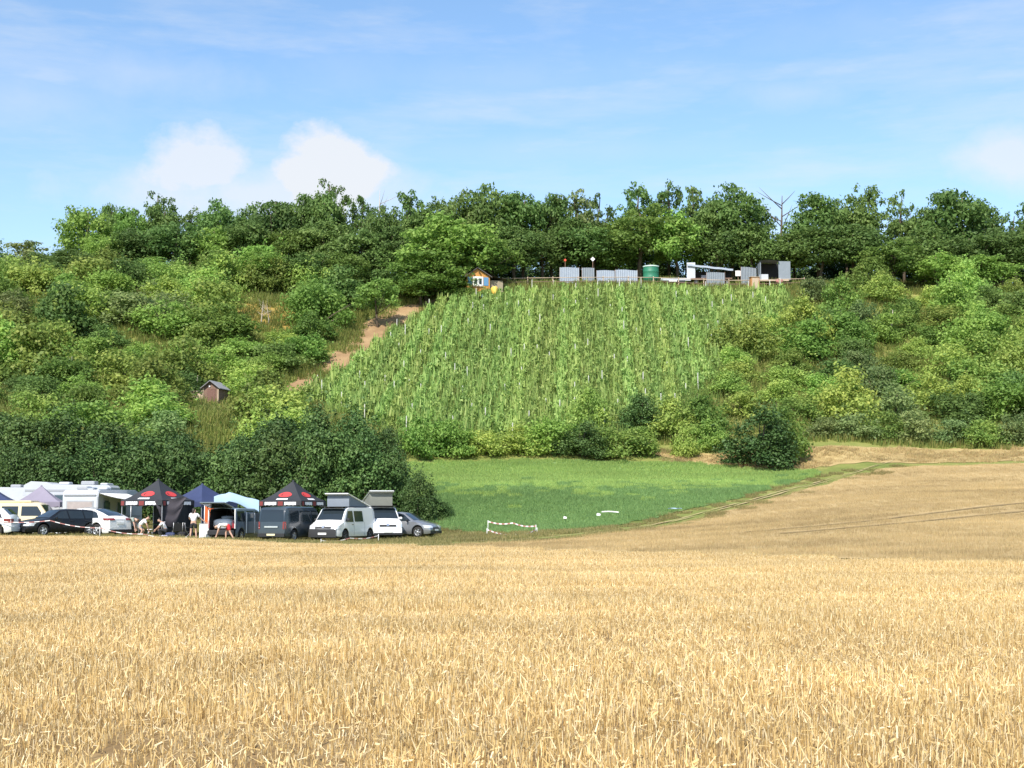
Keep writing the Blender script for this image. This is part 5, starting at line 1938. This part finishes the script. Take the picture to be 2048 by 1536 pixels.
# ------------------------------------------------------------------ people
M_SKIN = plain('skin', (.56, .34, .25), .55, 0, .06, 6)
M_HAIR = plain('dark hair', (.030, .020, .015), .6, 0, .2, 20)
M_HAIRB = plain('brown hair', (.13, .070, .035), .6, 0, .2, 20)
C_WHITE = plain('white shirt', (.78, .77, .78), .85, 0, .05, 6, bump=.2)
C_BLACK = plain('black shorts', (.022, .022, .026), .85, 0, .2, 6)
C_RED = plain('red shorts', (.55, .025, .035), .85, 0, .1, 6)
C_GREY = plain('grey shorts', (.25, .28, .30), .85, 0, .1, 6)
C_OLIVE = plain('grey-green clothes', (.27, .31, .27), .85, 0, .1, 6)
M_EYE = plain('eye', (.05, .035, .03), .3)


def skin_obj(name, V, E, Rr_, mat, parent, root=0, sub=1):
    me = bpy.data.meshes.new(name)
    me.from_pydata([tuple(v) for v in V], E, [])
    me.materials.append(mat)
    o = link(name, me, parent)
    md = o.modifiers.new('skin', 'SKIN')
    md.use_smooth_shade = True
    for i, r in enumerate(Rr_):
        me.skin_vertices[0].data[i].radius = r if isinstance(r, tuple) else (r, r)
        me.skin_vertices[0].data[i].use_root = (i == root)
    sb = o.modifiers.new('smooth', 'SUBSURF')
    sb.levels = sb.render_levels = sub
    return o


def person(label, loc, rz, J, shirt, shorts, hair, long_hair=False, shorts_len=.75, sleeve=.7, legs_mat=None):
    """J: joints of the pose. Body is one skinned surface; clothes and hair are its children."""
    root = empty('person', loc, R(rz), label, 'person')
    V, E, Q, ix = [], [], [], {}

    def v(n, p, r, link_to=None):
        ix[n] = len(V)
        V.append(Vector(p))
        Q.append(r)
        if link_to is not None:
            E.append((ix[link_to], ix[n]))
    J = {k: Vector(p) for k, p in J.items()}
    v('pel', J['pel'], (.15, .11))
    v('waist', J['pel'].lerp(J['chest'], .5), (.13, .10), 'pel')
    v('chest', J['chest'], (.155, .11), 'waist')
    v('neckb', J['chest'].lerp(J['head'], .5), .058, 'chest')
    hd_ = (J['head'] - J['chest']).normalized()
    v('chin', J['head'] - hd_ * .07, .075, 'neckb')
    v('head', J['head'] + hd_ * .02, (.092, .088), 'chin')
    v('crown', J['head'] + hd_ * .11, .066, 'head')
    fw = J['face'].normalized()
    fw = (fw - hd_ * fw.dot(hd_)).normalized()
    for s_ in 'LR':
        v('sho' + s_, J['sho' + s_], .062, 'chest')
        v('elb' + s_, J['elb' + s_], .043, 'sho' + s_)
        v('wri' + s_, J['wri' + s_], .029, 'elb' + s_)
        d = (J['wri' + s_] - J['elb' + s_]).normalized()
        v('pal' + s_, J['wri' + s_] + d * .07, (.038, .018), 'wri' + s_)
        sd = d.cross(Vector((0.1, 1, .2))).normalized()
        cu = d.cross(sd).normalized()
        for k, (o_, l_) in enumerate(((-.03, .075), (-.01, .085), (.01, .08), (.03, .062))):
            b = J['wri' + s_] + d * .105 + sd * o_
            v(f'f{k}' + s_, b, .0095, 'pal' + s_)
            v(f'g{k}' + s_, b + d * l_ * .55 + cu * .012, .0085, f'f{k}' + s_)
            v(f'h{k}' + s_, b + d * l_ * .9 + cu * .035, .007, f'g{k}' + s_)
        v('t0' + s_, J['wri' + s_] + d * .05 - sd * .042, .011, 'pal' + s_)
        v('t1' + s_, J['wri' + s_] + d * .095 - sd * .062 + cu * .012, .009, 't0' + s_)
        v('hip' + s_, J['hip' + s_], .095, 'pel')
        v('thi' + s_, J['hip' + s_].lerp(J['kne' + s_], .45), .082, 'hip' + s_)
        v('kne' + s_, J['kne' + s_], .056, 'thi' + s_)
        v('cal' + s_, J['kne' + s_].lerp(J['ank' + s_], .3), .055, 'kne' + s_)
        v('ank' + s_, J['ank' + s_], .038, 'cal' + s_)
        f_ = J['toe' + s_] - J['ank' + s_]
        v('toe' + s_, J['toe' + s_], (.042, .03), 'ank' + s_)
    v('nose', J['head'] - hd_ * .01 + fw * .115, .016, 'head')
    side_ = fw.cross(hd_)
    for k in (-1, 1):
        v(f'ear{k}', J['head'] + side_ * k * .095, .016, 'head')
    skin_obj('body', V, E, Q, legs_mat or M_SKIN, root)
    for k in (-1, 1):
        MB().lathe([(0, -.01), (.011, 0), (0, .01)], 8, c=J['head'] + hd_ * .015 + fw * .088 + side_ * k * .034).obj('eye', M_EYE, root)
    # shirt
    SV = [J['pel'].lerp(J['chest'], .05), J['pel'].lerp(J['chest'], .5), J['chest'], J['chest'].lerp(J['head'], .32)]
    SE = [(0, 1), (1, 2), (2, 3)]
    SR = [(.178, .14), (.165, .13), (.18, .135), .075]
    for s_ in 'LR':
        b = len(SV)
        SV += [J['sho' + s_], J['sho' + s_].lerp(J['elb' + s_], sleeve)]
        SR += [.085, .072]
        SE += [(2, b), (b, b + 1)]
    skin_obj('shirt', SV, SE, SR, shirt, root)
    PV, PE, PR = [J['pel'] + (J['chest'] - J['pel']) * .12, J['pel']], [(0, 1)], [(.165, .125), (.17, .13)]
    for s_ in 'LR':
        b = len(PV)
        PV += [J['hip' + s_], J['hip' + s_].lerp(J['kne' + s_], shorts_len)]
        PR += [.115, .10]
        PE += [(1, b), (b, b + 1)]
        if shorts_len > .95:
            PV += [J['kne' + s_].lerp(J['ank' + s_], .9)]
            PR += [.062]
            PE += [(b + 1, b + 2)]
            PR[-2] = .082
    skin_obj('shorts' if shorts_len < .95 else 'trousers', PV, PE, PR, shorts, root)
    back = J['head'] - fw * .018
    HV = [back + hd_ * .125 - fw * .0, back + hd_ * .06 - fw * .03, back - hd_ * .01 - fw * .045]
    HR = [(.075, .075), (.105, .098), (.085, .07)]
    HE = [(0, 1), (1, 2)]
    if long_hair:
        HV += [back - fw * .08 + Vector((0, 0, -.14)), back - fw * .07 + Vector((0, 0, -.26))]
        HR += [.06, .03]
        HE += [(2, 3), (3, 4)]
    skin_obj('hair', HV, HE, HR, hair, root)
    for s_ in 'LR':
        a, t = J['ank' + s_], J['toe' + s_]
        skin_obj('shoe', [a + Vector((0, 0, -.02)), a.lerp(t, .4) + Vector((0, 0, -.03)), t], [(0, 1), (1, 2)], [.047, .05, .045], C_WHITE if shirt is not C_OLIVE else C_GREY, root)
    return root


person('standing person in white shirt and black shorts reaching towards the white cupboard', stand(388, 78.6), 0, dict(
    pel=(0, 0, .94), chest=(.01, .04, 1.29), head=(.0, .09, 1.60), face=(.5, 1, 0), shoL=(-.19, .04, 1.40), shoR=(.20, .04, 1.39), elbL=(-.27, .16, 1.14), wriL=(-.12, .33, 1.03), elbR=(.38, .14, 1.16), wriR=(.58, .22, .99),
    hipL=(-.09, 0, .9), hipR=(.1, 0, .9), kneL=(-.14, .03, .49), kneR=(.13, .06, .49), ankL=(-.17, -.02, .09), ankR=(.17, 0, .09), toeL=(-.19, .16, .04), toeR=(.22, .17, .04)), C_WHITE, C_BLACK, M_HAIR, True)
person('person in red shorts bending down behind the open van', stand(450, 77.4), 0, dict(
    pel=(.22, 0, .80), chest=(-.16, -.02, .90), head=(-.47, .03, .74), face=(-.5, 0, -1), shoL=(-.25, .17, .86), shoR=(-.25, -.18, .85), elbL=(-.33, .16, .57), wriL=(-.42, .12, .33), elbR=(-.30, -.2, .56), wriR=(-.40, -.16, .26),
    hipL=(.22, .1, .77), hipR=(.24, -.1, .77), kneL=(.06, .14, .46), kneR=(.34, -.12, .44), ankL=(.06, .14, .09), ankR=(.55, -.14, .09), toeL=(-.1, .12, .04), toeR=(.41, -.2, .04)), C_WHITE, C_RED, M_HAIR)
person('person in white shirt and grey shorts bending beside the white fastback car', stand(283, 79.2), 0, dict(
    pel=(-.1, 0, .66), chest=(.12, .12, .98), head=(.33, .22, 1.1), face=(1, .3, -.6), shoL=(.06, .26, 1.0), shoR=(.22, -.05, .98), elbL=(.25, .32, .75), wriL=(.36, .3, .52), elbR=(.36, -.08, .74), wriR=(.42, .02, .5),
    hipL=(-.1, .1, .62), hipR=(-.06, -.1, .62), kneL=(.15, .14, .43), kneR=(.12, -.14, .42), ankL=(-.08, .14, .09), ankR=(-.03, -.12, .09), toeL=(.08, .16, .04), toeR=(.14, -.12, .04)), C_WHITE, C_GREY, M_HAIRB)
person('person in grey-green clothes bent forward with brown hair hanging down, by the white fastback car', stand(264, 79.8), 0, dict(
    pel=(-.12, 0, .95), chest=(.1, -.05, 1.14), head=(.32, -.08, .99), face=(.5, -.2, -1), shoL=(.06, .12, 1.08), shoR=(.12, -.22, 1.06), elbL=(.2, .14, .8), wriL=(.26, .12, .56), elbR=(.22, -.26, .78), wriR=(.28, -.26, .52),
    hipL=(-.12, .09, .9), hipR=(-.1, -.09, .9), kneL=(-.06, .1, .49), kneR=(-.02, -.1, .49), ankL=(-.1, .1, .09), ankR=(-.04, -.12, .09), toeL=(.06, .12, .04), toeR=(.12, -.13, .04)), C_OLIVE, C_OLIVE, M_HAIRB, True, 1.0)
person('person in white shirt and dark trousers crouching under the black canopy', stand(327, 81.2), 0, dict(
    pel=(.18, .1, .46), chest=(-.02, .0, .82), head=(-.2, -.06, 1.02), face=(-1, -.3, -.4), shoL=(-.0, -.2, .86), shoR=(.02, .2, .88), elbL=(-.22, -.24, .64), wriL=(-.38, -.14, .5), elbR=(-.22, .18, .66), wriR=(-.38, .1, .52),
    hipL=(.16, -.05, .44), hipR=(.18, .2, .44), kneL=(-.22, -.14, .48), kneR=(-.2, .2, .5), ankL=(-.1, -.14, .09), ankR=(-.08, .22, .09), toeL=(-.27, -.16, .04), toeR=(-.25, .22, .04)), C_WHITE, C_BLACK, M_HAIR, False, 1.0)


# ------------------------------------------------------------------ barrier tape
def tape(label, pts, name='barrier_tape', seg=.26, wd=.04, posts=()):
    root = empty(name, (pts[0][0], pts[0][1], h(pts[0][0], pts[0][1])), 0, label, 'tape')
    o = Vector(root.location)
    mb = MB()
    k = 0
    for a, b in zip(pts[:-1], pts[1:]):
        a, b = Vector(a) - o, Vector(b) - o
        n = max(1, int((b - a).length / seg))
        for i in range(n):
            p, q = a.lerp(b, i / n), a.lerp(b, (i + 1) / n)
            sag = lambda t: Vector((0, 0, -.10 * math.sin(math.pi * t)))
            p, q = p + sag(i / n), q + sag((i + 1) / n)
            z = Vector((0, 0, wd / 2))
            y = Vector((0, .006, 0))
            mb.add([p - z - y, q - z - y, q + z - y, p + z - y, p - z + y, q - z + y, q + z + y, p + z + y], [(0, 1, 2, 3), (7, 6, 5, 4), (0, 4, 5, 1), (3, 2, 6, 7)], k % 2)
            k += 1
    mb.obj('tape_strip', [M_TAPEW, M_TAPER], root)
    for x, y, z in posts:
        p = Vector((x, y, z)) - o
        gz = h(x, y) - o.z
        MB().tube([(p.x, p.y, gz - .1), (p.x, p.y, p.z + .08)], .018, 6).obj('post', M_TAPEW, root)
    return root


T = [at(-15, 1041, 74.5), at(100, 1041, 74.5), at(200, 1056, 74.8), at(286, 1068, 75), at(372, 1076, 75.2)]
tape('red-white barrier tape strung low in front of the black estate car', T, posts=[tuple(T[0]), tuple(T[2]), tuple(T[4])])
T = [at(642, 1081, 76.5), at(700, 1076, 77.5), at(757, 1071, 79)]
tape('red-white barrier tape slanting past the two white camper vans', T, posts=[tuple(T[0]), tuple(T[2])])
A_, B_, C_, D_, E_, F_ = [at(*q) for q in ((976, 1043, 86), (1026, 1046, 84.8), (1072, 1052, 83.6), (974, 1059, 82.5), (1032, 1071, 80.5), (1074, 1058, 82.2))]
tape('upper strand of red-white tape at the crop corner', [A_, B_, C_], posts=[tuple(A_), tuple(C_)], seg=.2, wd=.075)
tape('lower bent strand of red-white tape at the crop corner', [D_, E_, F_], posts=[tuple(D_), tuple(E_), tuple(F_)], seg=.2, wd=.075)
tape('loose white tape trailing from the crop corner towards the stubble', [at(946, 1083, 77), at(985, 1077, 78.5), at(1030, 1071.5, 80.2)], seg=30, wd=.06)
# scraps of foil blown into the crop
for u, v_, Y, sx, sz, col, lb in ((1130, 1029, 90, .22, .16, M_TAPEW, 'small white foil scrap caught in the crop nearest the tape'), (1197, 1026, 91, .26, .17, M_WHITEPRINT, 'larger white foil scrap with a trailing ribbon in the crop'), (1350, 1017, 93, .9, .07, M_TARP, 'long pale blue foil strip at the edge of the crop')):
    p = stand(u, Y)
    P = [[(-sx / 2 + sx * i / 6, .05 * math.sin(i * 1.7 + j), .12 + sz * j / 3 * (1 - .5 * abs(i / 6 - .35)) + .22) for i in range(7)] for j in range(4)]
    mb = MB().grid(P)
    mb.grid([[(a, b + .01, c_) for a, b, c_ in r] for r in P])
    if 'ribbon' in lb:
        mb.grid([[(.2 + i * .22, .05 * math.sin(i), .55 + .03 * math.sin(i * .8) + q) for i in range(6)] for q in (0, .07)])
    o = mb.obj('foil_scrap', col)
    o.location = p
    tag(o, lb, 'foil scrap')

# ------------------------------------------------------------------ the ridge: screens, tank, trailer, shed, fence
YR = 186.0


def px(n, Y=YR):
    return n / F * Y


def corr_panel(label, u0, u1, v0, Y, mat, rz=0, gap=False):
    p = stand((u0 + u1) / 2, Y)
    w, hgt = px(u1 - u0, Y), at(0, v0, Y).z - p.z
    root = empty('metal_screen', p, R(rz), label, 'screen', 'corrugated metal screens on the ridge')
    n = int(w / .12)
    P = [[(-w / 2 + w * i / n, .03 * math.cos(i * math.pi), z + (.05 * math.sin(i * .21) if z > 1 else 0)) for i in range(n + 1)] for z in (.05, hgt * .5, hgt)]
    mb = MB().grid(P, smooth=False)
    mb.grid([[(a, b + .02, c_) for a, b, c_ in r] for r in P], smooth=False)
    mb.obj('sheet', mat, root)
    for x in (-w / 2, w / 2):
        MB().box((x, .07, hgt / 2), (.08, .08, hgt + .1), bevel=.01).obj('post', M_WOOD, root)
    MB().box((0, .07, hgt * .75), (w, .05, .08)).obj('rail', M_WOOD, root)


corr_panel('bright grey metal screen, end piece nearest the orange hut', 1121, 1160, 535, YR, M_CORR)
corr_panel('narrow dull grey metal screen below the white diamond sign', 1166, 1191, 536, YR + .6, M_CORRD, 8)
corr_panel('wide grey metal screen to the right of the diamond sign', 1196, 1232, 541, YR - .4, M_CORR, -3)
corr_panel('grey metal screen with torn corner beside the green tank', 1234, 1279, 540, YR - .2, M_CORR, 3)
corr_panel('grey metal screen standing in front of the silver-roofed trailer', 1419, 1456, 545, YR - 1.2, M_CORRD)
corr_panel('dull grey screen between the trailer and the open shed', 1487, 1522, 535, YR + .5, M_CORRD, 22)
# green tank
p = stand(1306, YR)
hz = at(0, 532, YR).z - p.z
root = empty('water_tank', p, 0, 'green round water tank with pale lid on the ridge', 'tank')
r = px(16)
MB().lathe([(0, 0), (r, .02), (r * 1.0, hz * .3), (r * 1.03, hz * .33), (r, hz * .36), (r, hz * .62), (r * 1.03, hz * .65), (r, hz * .68), (r * .98, hz * .93)], 26).obj('shell', M_GREENTANK, root)
MB().lathe([(r * 1.02, hz * .92), (r * 1.02, hz * .98), (r * .6, hz * 1.02), (0, hz * 1.03)], 26).obj('lid', M_PALERIM, root)
# low flat trailer
p = stand(1355, YR)
root = empty('flat_trailer', p, R(2), 'low white flatbed trailer beside the green tank', 'trailer')
w = px(60)
MB().box((0, 0, .62), (w, 1.5, .38), bevel=.03).obj('bed', M_GRP, root)
MB().box((w * .1, -.76, .35), (w * .42, .03, .3)).obj('side_board', M_PLASTIC, root)
MB().box((-w * .1, -.785, .4), (w * .26, .02, .16)).obj('number_board', M_PLATE, root)
for sx in (-.25, .25):
    t = MB().lathe([(.15, -.09), (.27, -.09), (.3, 0), (.27, .09), (.15, .09)], 16, axis='Y').obj('wheel', M_TYRE, root, loc=(sx * w, -.62, .3))
    MB().lathe([(0, -.07), (.15, -.08)], 12, axis='Y').obj('rim', M_STEELRIM, t)
# open-sided trailer with silver roof
p = stand(1425, YR + .6)
root = empty('open_trailer', p, R(-4), 'open-sided white trailer under a sloping silver roof', 'trailer')
w = px(92)
hl, hr = at(0, 525, YR).z - p.z, at(0, 536, YR).z - p.z
MB().box((-w / 2 + px(8), -.9, hl * .5 + .35), (px(17), .08, hl - .75), bevel=.02).obj('end_wall', M_GRP, root)
mb = MB()
P = [[(-w / 2 + w * i / 10, -1.15 + 2.3 * j / 3, hl + (hr - hl) * i / 10 - .25 * (1 - j / 3) + .03 * math.sin(i * 1.9)) for i in range(11)] for j in range(4)]
mb.grid(P)
mb.grid([[(a, b, c_ - .06) for a, b, c_ in r_] for r_ in P])
mb.grid([[(q[0], q[1] - .01, q[2] - d_) for q in P[0]] for d_ in (0, .26)], smooth=False)
mb.obj('roof', M_CORR, root)
MB().box((0, 0, .8), (w * .96, 1.9, .16)).obj('floor', M_WOOD, root)
MB().box((0.1, .95, 1.4), (w * .94, .06, 1.3)).obj('back_wall', M_DARKIN, root)
MB().box((-w * .12, .2, 1.15), (.8, .5, .55), bevel=.03).obj('crate', M_GREYTRIM, root)
for sx in (-.3, .3):
    t = MB().lathe([(.15, -.09), (.3, -.09), (.34, 0), (.3, .09), (.15, .09)], 16, axis='Y').obj('wheel', M_TYRE, root, loc=(sx * w, -.8, .34))
    MB().lathe([(0, -.07), (.15, -.08)], 12, axis='Y').obj('rim', M_STEELRIM, t)
# open shed
p = stand(1554, YR + .3)
root = empty('open_shed', p, R(0), 'open grey lean-to shed on the ridge beside the thicket', 'shed')
w = px(58)
hs_ = at(0, 523, YR).z - p.z
MB().box((0, 0, .45), (w, 2.2, .22), bevel=.02).obj('floor', M_WOODP, root)
MB().box((0, 1.05, hs_ * .55), (w, .08, hs_ * .85)).obj('back_wall', M_DARKIN, root)
MB().box((w * .36, -.75, hs_ * .58), (w * .42, .08, hs_ * .80), rz=.06).obj('side_wall', M_CORRD, root)
MB().box((-w * .48, 0, hs_ * .55), (.08, 2.0, hs_ * .8)).obj('side_wall', M_CORRD, root)
mb = MB()
P = [[(-w * .5 + w * .66 * i / 6, -1.2 + 2.5 * j / 2, hs_ + .12 - .3 * abs(i / 6 - .45)) for i in range(7)] for j in range(3)]
mb.grid(P)
mb.grid([[(a, b, c_ - .06) for a, b, c_ in r_] for r_ in P])
mb.obj('roof', M_CORRD, root)
q = stand(1535, YR - .3)
root2 = empty('white_cabinet', (q.x, q.y, q.z + .56), 0, 'white cabinet standing inside the open shed', 'cabinet')
MB().box((0, 0, .5), (px(17), .5, 1.0), bevel=.02).obj('case', M_GRP, root2)
MB().box((0, -.262, .5), (px(14), .02, .8), bevel=.005).obj('door', M_GRP, root2)
q = stand(1566, YR - 1.1)
heap('red_sack', 'red sack on the sill of the open shed', 'sack', (q.x, q.y, q.z + .5), (.95, .4, .55), M_TAPER, 21)
q = stand(1483, YR + 1)
root2 = empty('white_board', (q.x, q.y, q.z), 0, 'white notice board on a post beside the silver-roofed trailer', 'board')
MB().box((0, 0, 1.62), (px(11), .06, px(11)), bevel=.01).obj('panel', M_TAPEW, root2)
MB().box((0, .06, .9), (.08, .06, 2.4)).obj('post', M_WOOD, root2)
q = stand(1516, 183.0)
root2 = empty('wooden_cupboard', q, R(12), 'orange-brown wooden cupboard at the top of the vines', 'cupboard')
MB().box((0, 0, .9), (px(18), .7, 1.75), bevel=.03).obj('case', plain('orange wood', (.42, .20, .075), .7, 0, .25, 4), root2)
MB().box((0, -.36, .9), (px(14), .03, 1.5), bevel=.01).obj('door', M_WOODP, root2)
MB().box((0, 0, 1.8), (px(21), .85, .06)).obj('top_board', M_WOODP, root2)
# signal heads on poles
for u, v_, m_, lb in ((1188, 516, M_TAPEW, 'white diamond sign on a thin pole above the screens'), (1132, 518, M_SIGNRED, 'small red sign on a thin pole above the screens')):
    q = stand(u, YR + .9)
    hz = at(0, v_, YR).z - q.z
    root2 = empty('pole_sign', q, 0, lb, 'sign')
    MB().tube([(0, 0, -.2), (0, 0, hz)], .035, 6).obj('pole', M_WOOD, root2)
    s_ = .32 if m_ is M_TAPEW else .22
    MB().box((0, -.05, hz), (s_ * 1.4, .04, s_ * 1.4), rot=Matrix.Rotation(R(45), 3, 'Y'), bevel=.01).obj('plate', m_, root2)
# rail fence along the ridge
q0 = stand(1005, 184.2)
root = empty('rail_fence', q0, 0, 'weathered post-and-rail fence along the top of the vineyard', 'fence')
last = None
for u in range(1005, 1620, 51):
    g_ = stand(u, 184.2)
    d_ = g_ - q0
    MB().box(d_ + Vector((0, 0, .55)), (.12, .12, 1.5), bevel=.02).obj('post', M_WOODP, root)
    if last is not None:
        for z in (1.12, .6):
            MB().tube([last + Vector((0, -.08, z)), d_ + Vector((0, -.08, z))], .045, 5).obj('rail', M_WOOD if z < 1 else M_WOODP, root)
    last = d_


# ------------------------------------------------------------------ the two huts
def gable(mb, w, d, z0, z1, over, th, m=0, split=.5):
    xr = -w / 2 + w * split
    for a, b in (((-w / 2 - over, z0 - over * (z1 - z0) / (w * split)), (xr, z1)), ((xr, z1), (w / 2 + over, z0 - over * (z1 - z0) / (w * (1 - split))))):
        mb.add([(a[0], -d / 2 - over, a[1]), (b[0], -d / 2 - over, b[1]), (b[0], d / 2 + over, b[1]), (a[0], d / 2 + over, a[1]),
                (a[0], -d / 2 - over, a[1] + th), (b[0], -d / 2 - over, b[1] + th), (b[0], d / 2 + over, b[1] + th), (a[0], d / 2 + over, a[1] + th)],
               [(0, 1, 2, 3), (7, 6, 5, 4), (0, 4, 5, 1), (1, 5, 6, 2), (2, 6, 7, 3), (3, 7, 4, 0)], m)


YH = 180.0
q = stand(951, YH)
zb_ = at(0, 590, YH).z - q.z
root = empty('orange_hut', (q.x, q.y, q.z), R(14), 'small orange hut with blue shutters above the vineyard corner', 'hut')
w = px(47, YH)
hw, hp = at(0, 556, YH).z - q.z, at(0, 541, YH).z - q.z
MB().prism([(-w / 2, -1.4, -.6), (w / 2, -1.4, -.6), (w / 2, -1.4, hw), (-.15, -1.4, hp), (-w / 2, -1.4, hw)], (0, 0, 0), (0, 2.8, 0)).obj('wall', M_ORANGEWALL, root)
mb = MB()
gable(mb, w, 2.8, hw + .02, hp + .06, .28, .1, split=.45)
mb.obj('roof', M_ROOFFELT, root)
zw = at(0, 566, YH).z - q.z
f = MB().box((-.05, -1.43, zw), (px(21, YH), .08, px(19, YH)), bevel=.015).obj('window', M_TAPEW, root)
for sx in (-1, 1):
    MB().box((-.05 + sx * px(4.8, YH), -1.475, zw), (px(5.5, YH), .03, px(12, YH)), bevel=.01).obj('pane', M_GLASS, f)
    MB().box((-.05 + sx * px(16.5, YH), -1.43, zw), (px(10, YH), .05, px(17, YH)), bevel=.01).obj('shutter', M_BLUEWOOD, root)
MB().box((-.05, -1.44, zw - px(11, YH)), (px(24, YH), .16, .07)).obj('window_sill', M_WOODP, root)
an = MB().box((w / 2 + .95, .1, hw * .38), (1.85, 2.0, hw * .9)).obj('annex', plain('annex board', (.30, .25, .17), .8, 0, .3, 4), root)
mb = MB()
P = [[(w / 2 - .1 + 2.5 * i / 4, -1.25 + 2.6 * j / 2, hw + .42 - .75 * i / 4) for i in range(5)] for j in range(3)]
mb.grid(P)
mb.grid([[(a, b, c_ - .08) for a, b, c_ in r_] for r_ in P])
mb.obj('annex_roof', M_ROOFFELT, root)
pq = stand(989, 178.4)
heap('yellow_barrel', 'round yellow plastic barrel beside the orange hut', 'barrel', (pq.x, pq.y, pq.z + .3), (.95, .95, 1.2), M_YELLOW, 31)
pq = stand(966, 177.6)
heap('blue_sack', 'blue sack lying below the orange hut', 'sack', (pq.x, pq.y, pq.z + .3), (.6, .5, .5), M_BLUEWOOD, 33)
pq = stand(943, 177.6)
root = empty('bench', pq, R(6), 'pale plank bench in front of the orange hut', 'bench')
MB().box((0, 0, .75), (.95, .35, .06), bevel=.01).obj('seat', M_WOODP, root)
MB().box((0, .2, 1.1), (.95, .05, .22), bevel=.01).obj('backrest', M_WOODP, root)
for sx in (-1, 1):
    MB().box((sx * .4, 0, .3), (.07, .32, .85)).obj('leg', M_WOOD, root)
YB = 135.0
q = hit(430, 806)
root = empty('plank_hut', q, R(-12), 'old brown plank hut with grey gable roof among the shrubs', 'hut')
w, hw, hp = px(34, q.y), px(29, q.y), px(41, q.y)
MB().prism([(-w / 2, -1, -.6), (w / 2, -1, -.6), (w / 2, -1, hw), (0, -1, hp), (-w / 2, -1, hw)], (0, 0, 0), (0, 2.2, 0)).obj('wall', M_WOOD, root)
mb = MB()
gable(mb, w, 2.2, hw + .02, hp + .05, .22, .07)
mb.obj('roof', plain('silvered shingle', (.24, .24, .25), .8, 0, .3, 5, bump=.2), root)
d_ = MB().box((.05, -1.03, hw * .46), (w * .5, .05, hw * .95), bevel=.01).obj('door', plain('red-brown door', (.16, .085, .065), .8, 0, .35, 6), root)
MB().box((.2, -.04, .05), (.04, .04, .12)).obj('handle', M_ALU, d_)
for sx in (-1, 1):
    MB().box((sx * w * .47, -1.04, hw * .5), (.1, .08, hw)).obj('corner_post', M_WOODP, root)
MB().box((-w / 2 - .62, -.3, hw * .42), (1.2, 1.6, hw * .62)).obj('lean_to', M_WOODP, root)
MB().box((-w / 2 - .62, -.3, hw * .76), (1.35, 1.8, .07)).obj('lean_to_roof', plain('pinkish roof sheet', (.45, .33, .28), .7), root)
MB().box((-.12, -1.05, hw + .12), (.14, .04, .14)).obj('vent_plate', M_TAPEW, root)
# vine leaves climbing in front of the orange hut
plant('yellow', stand(938, 178.2), 3.2, 2.3, None, 'bright green creeper mound')
plant('yellow', stand(968, 178.0), 2.2, 1.9, None, 'low bright creeper mound')
plant('green', stand(905, 178.3), 2.6, 2.2, None, 'leafy hut-corner bush')
label_plants()
for L in PROTO.values():
    for o in L:
        if o.name not in USED:
            for c in list(o.children):
                bpy.data.objects.remove(c)
            bpy.data.objects.remove(o)
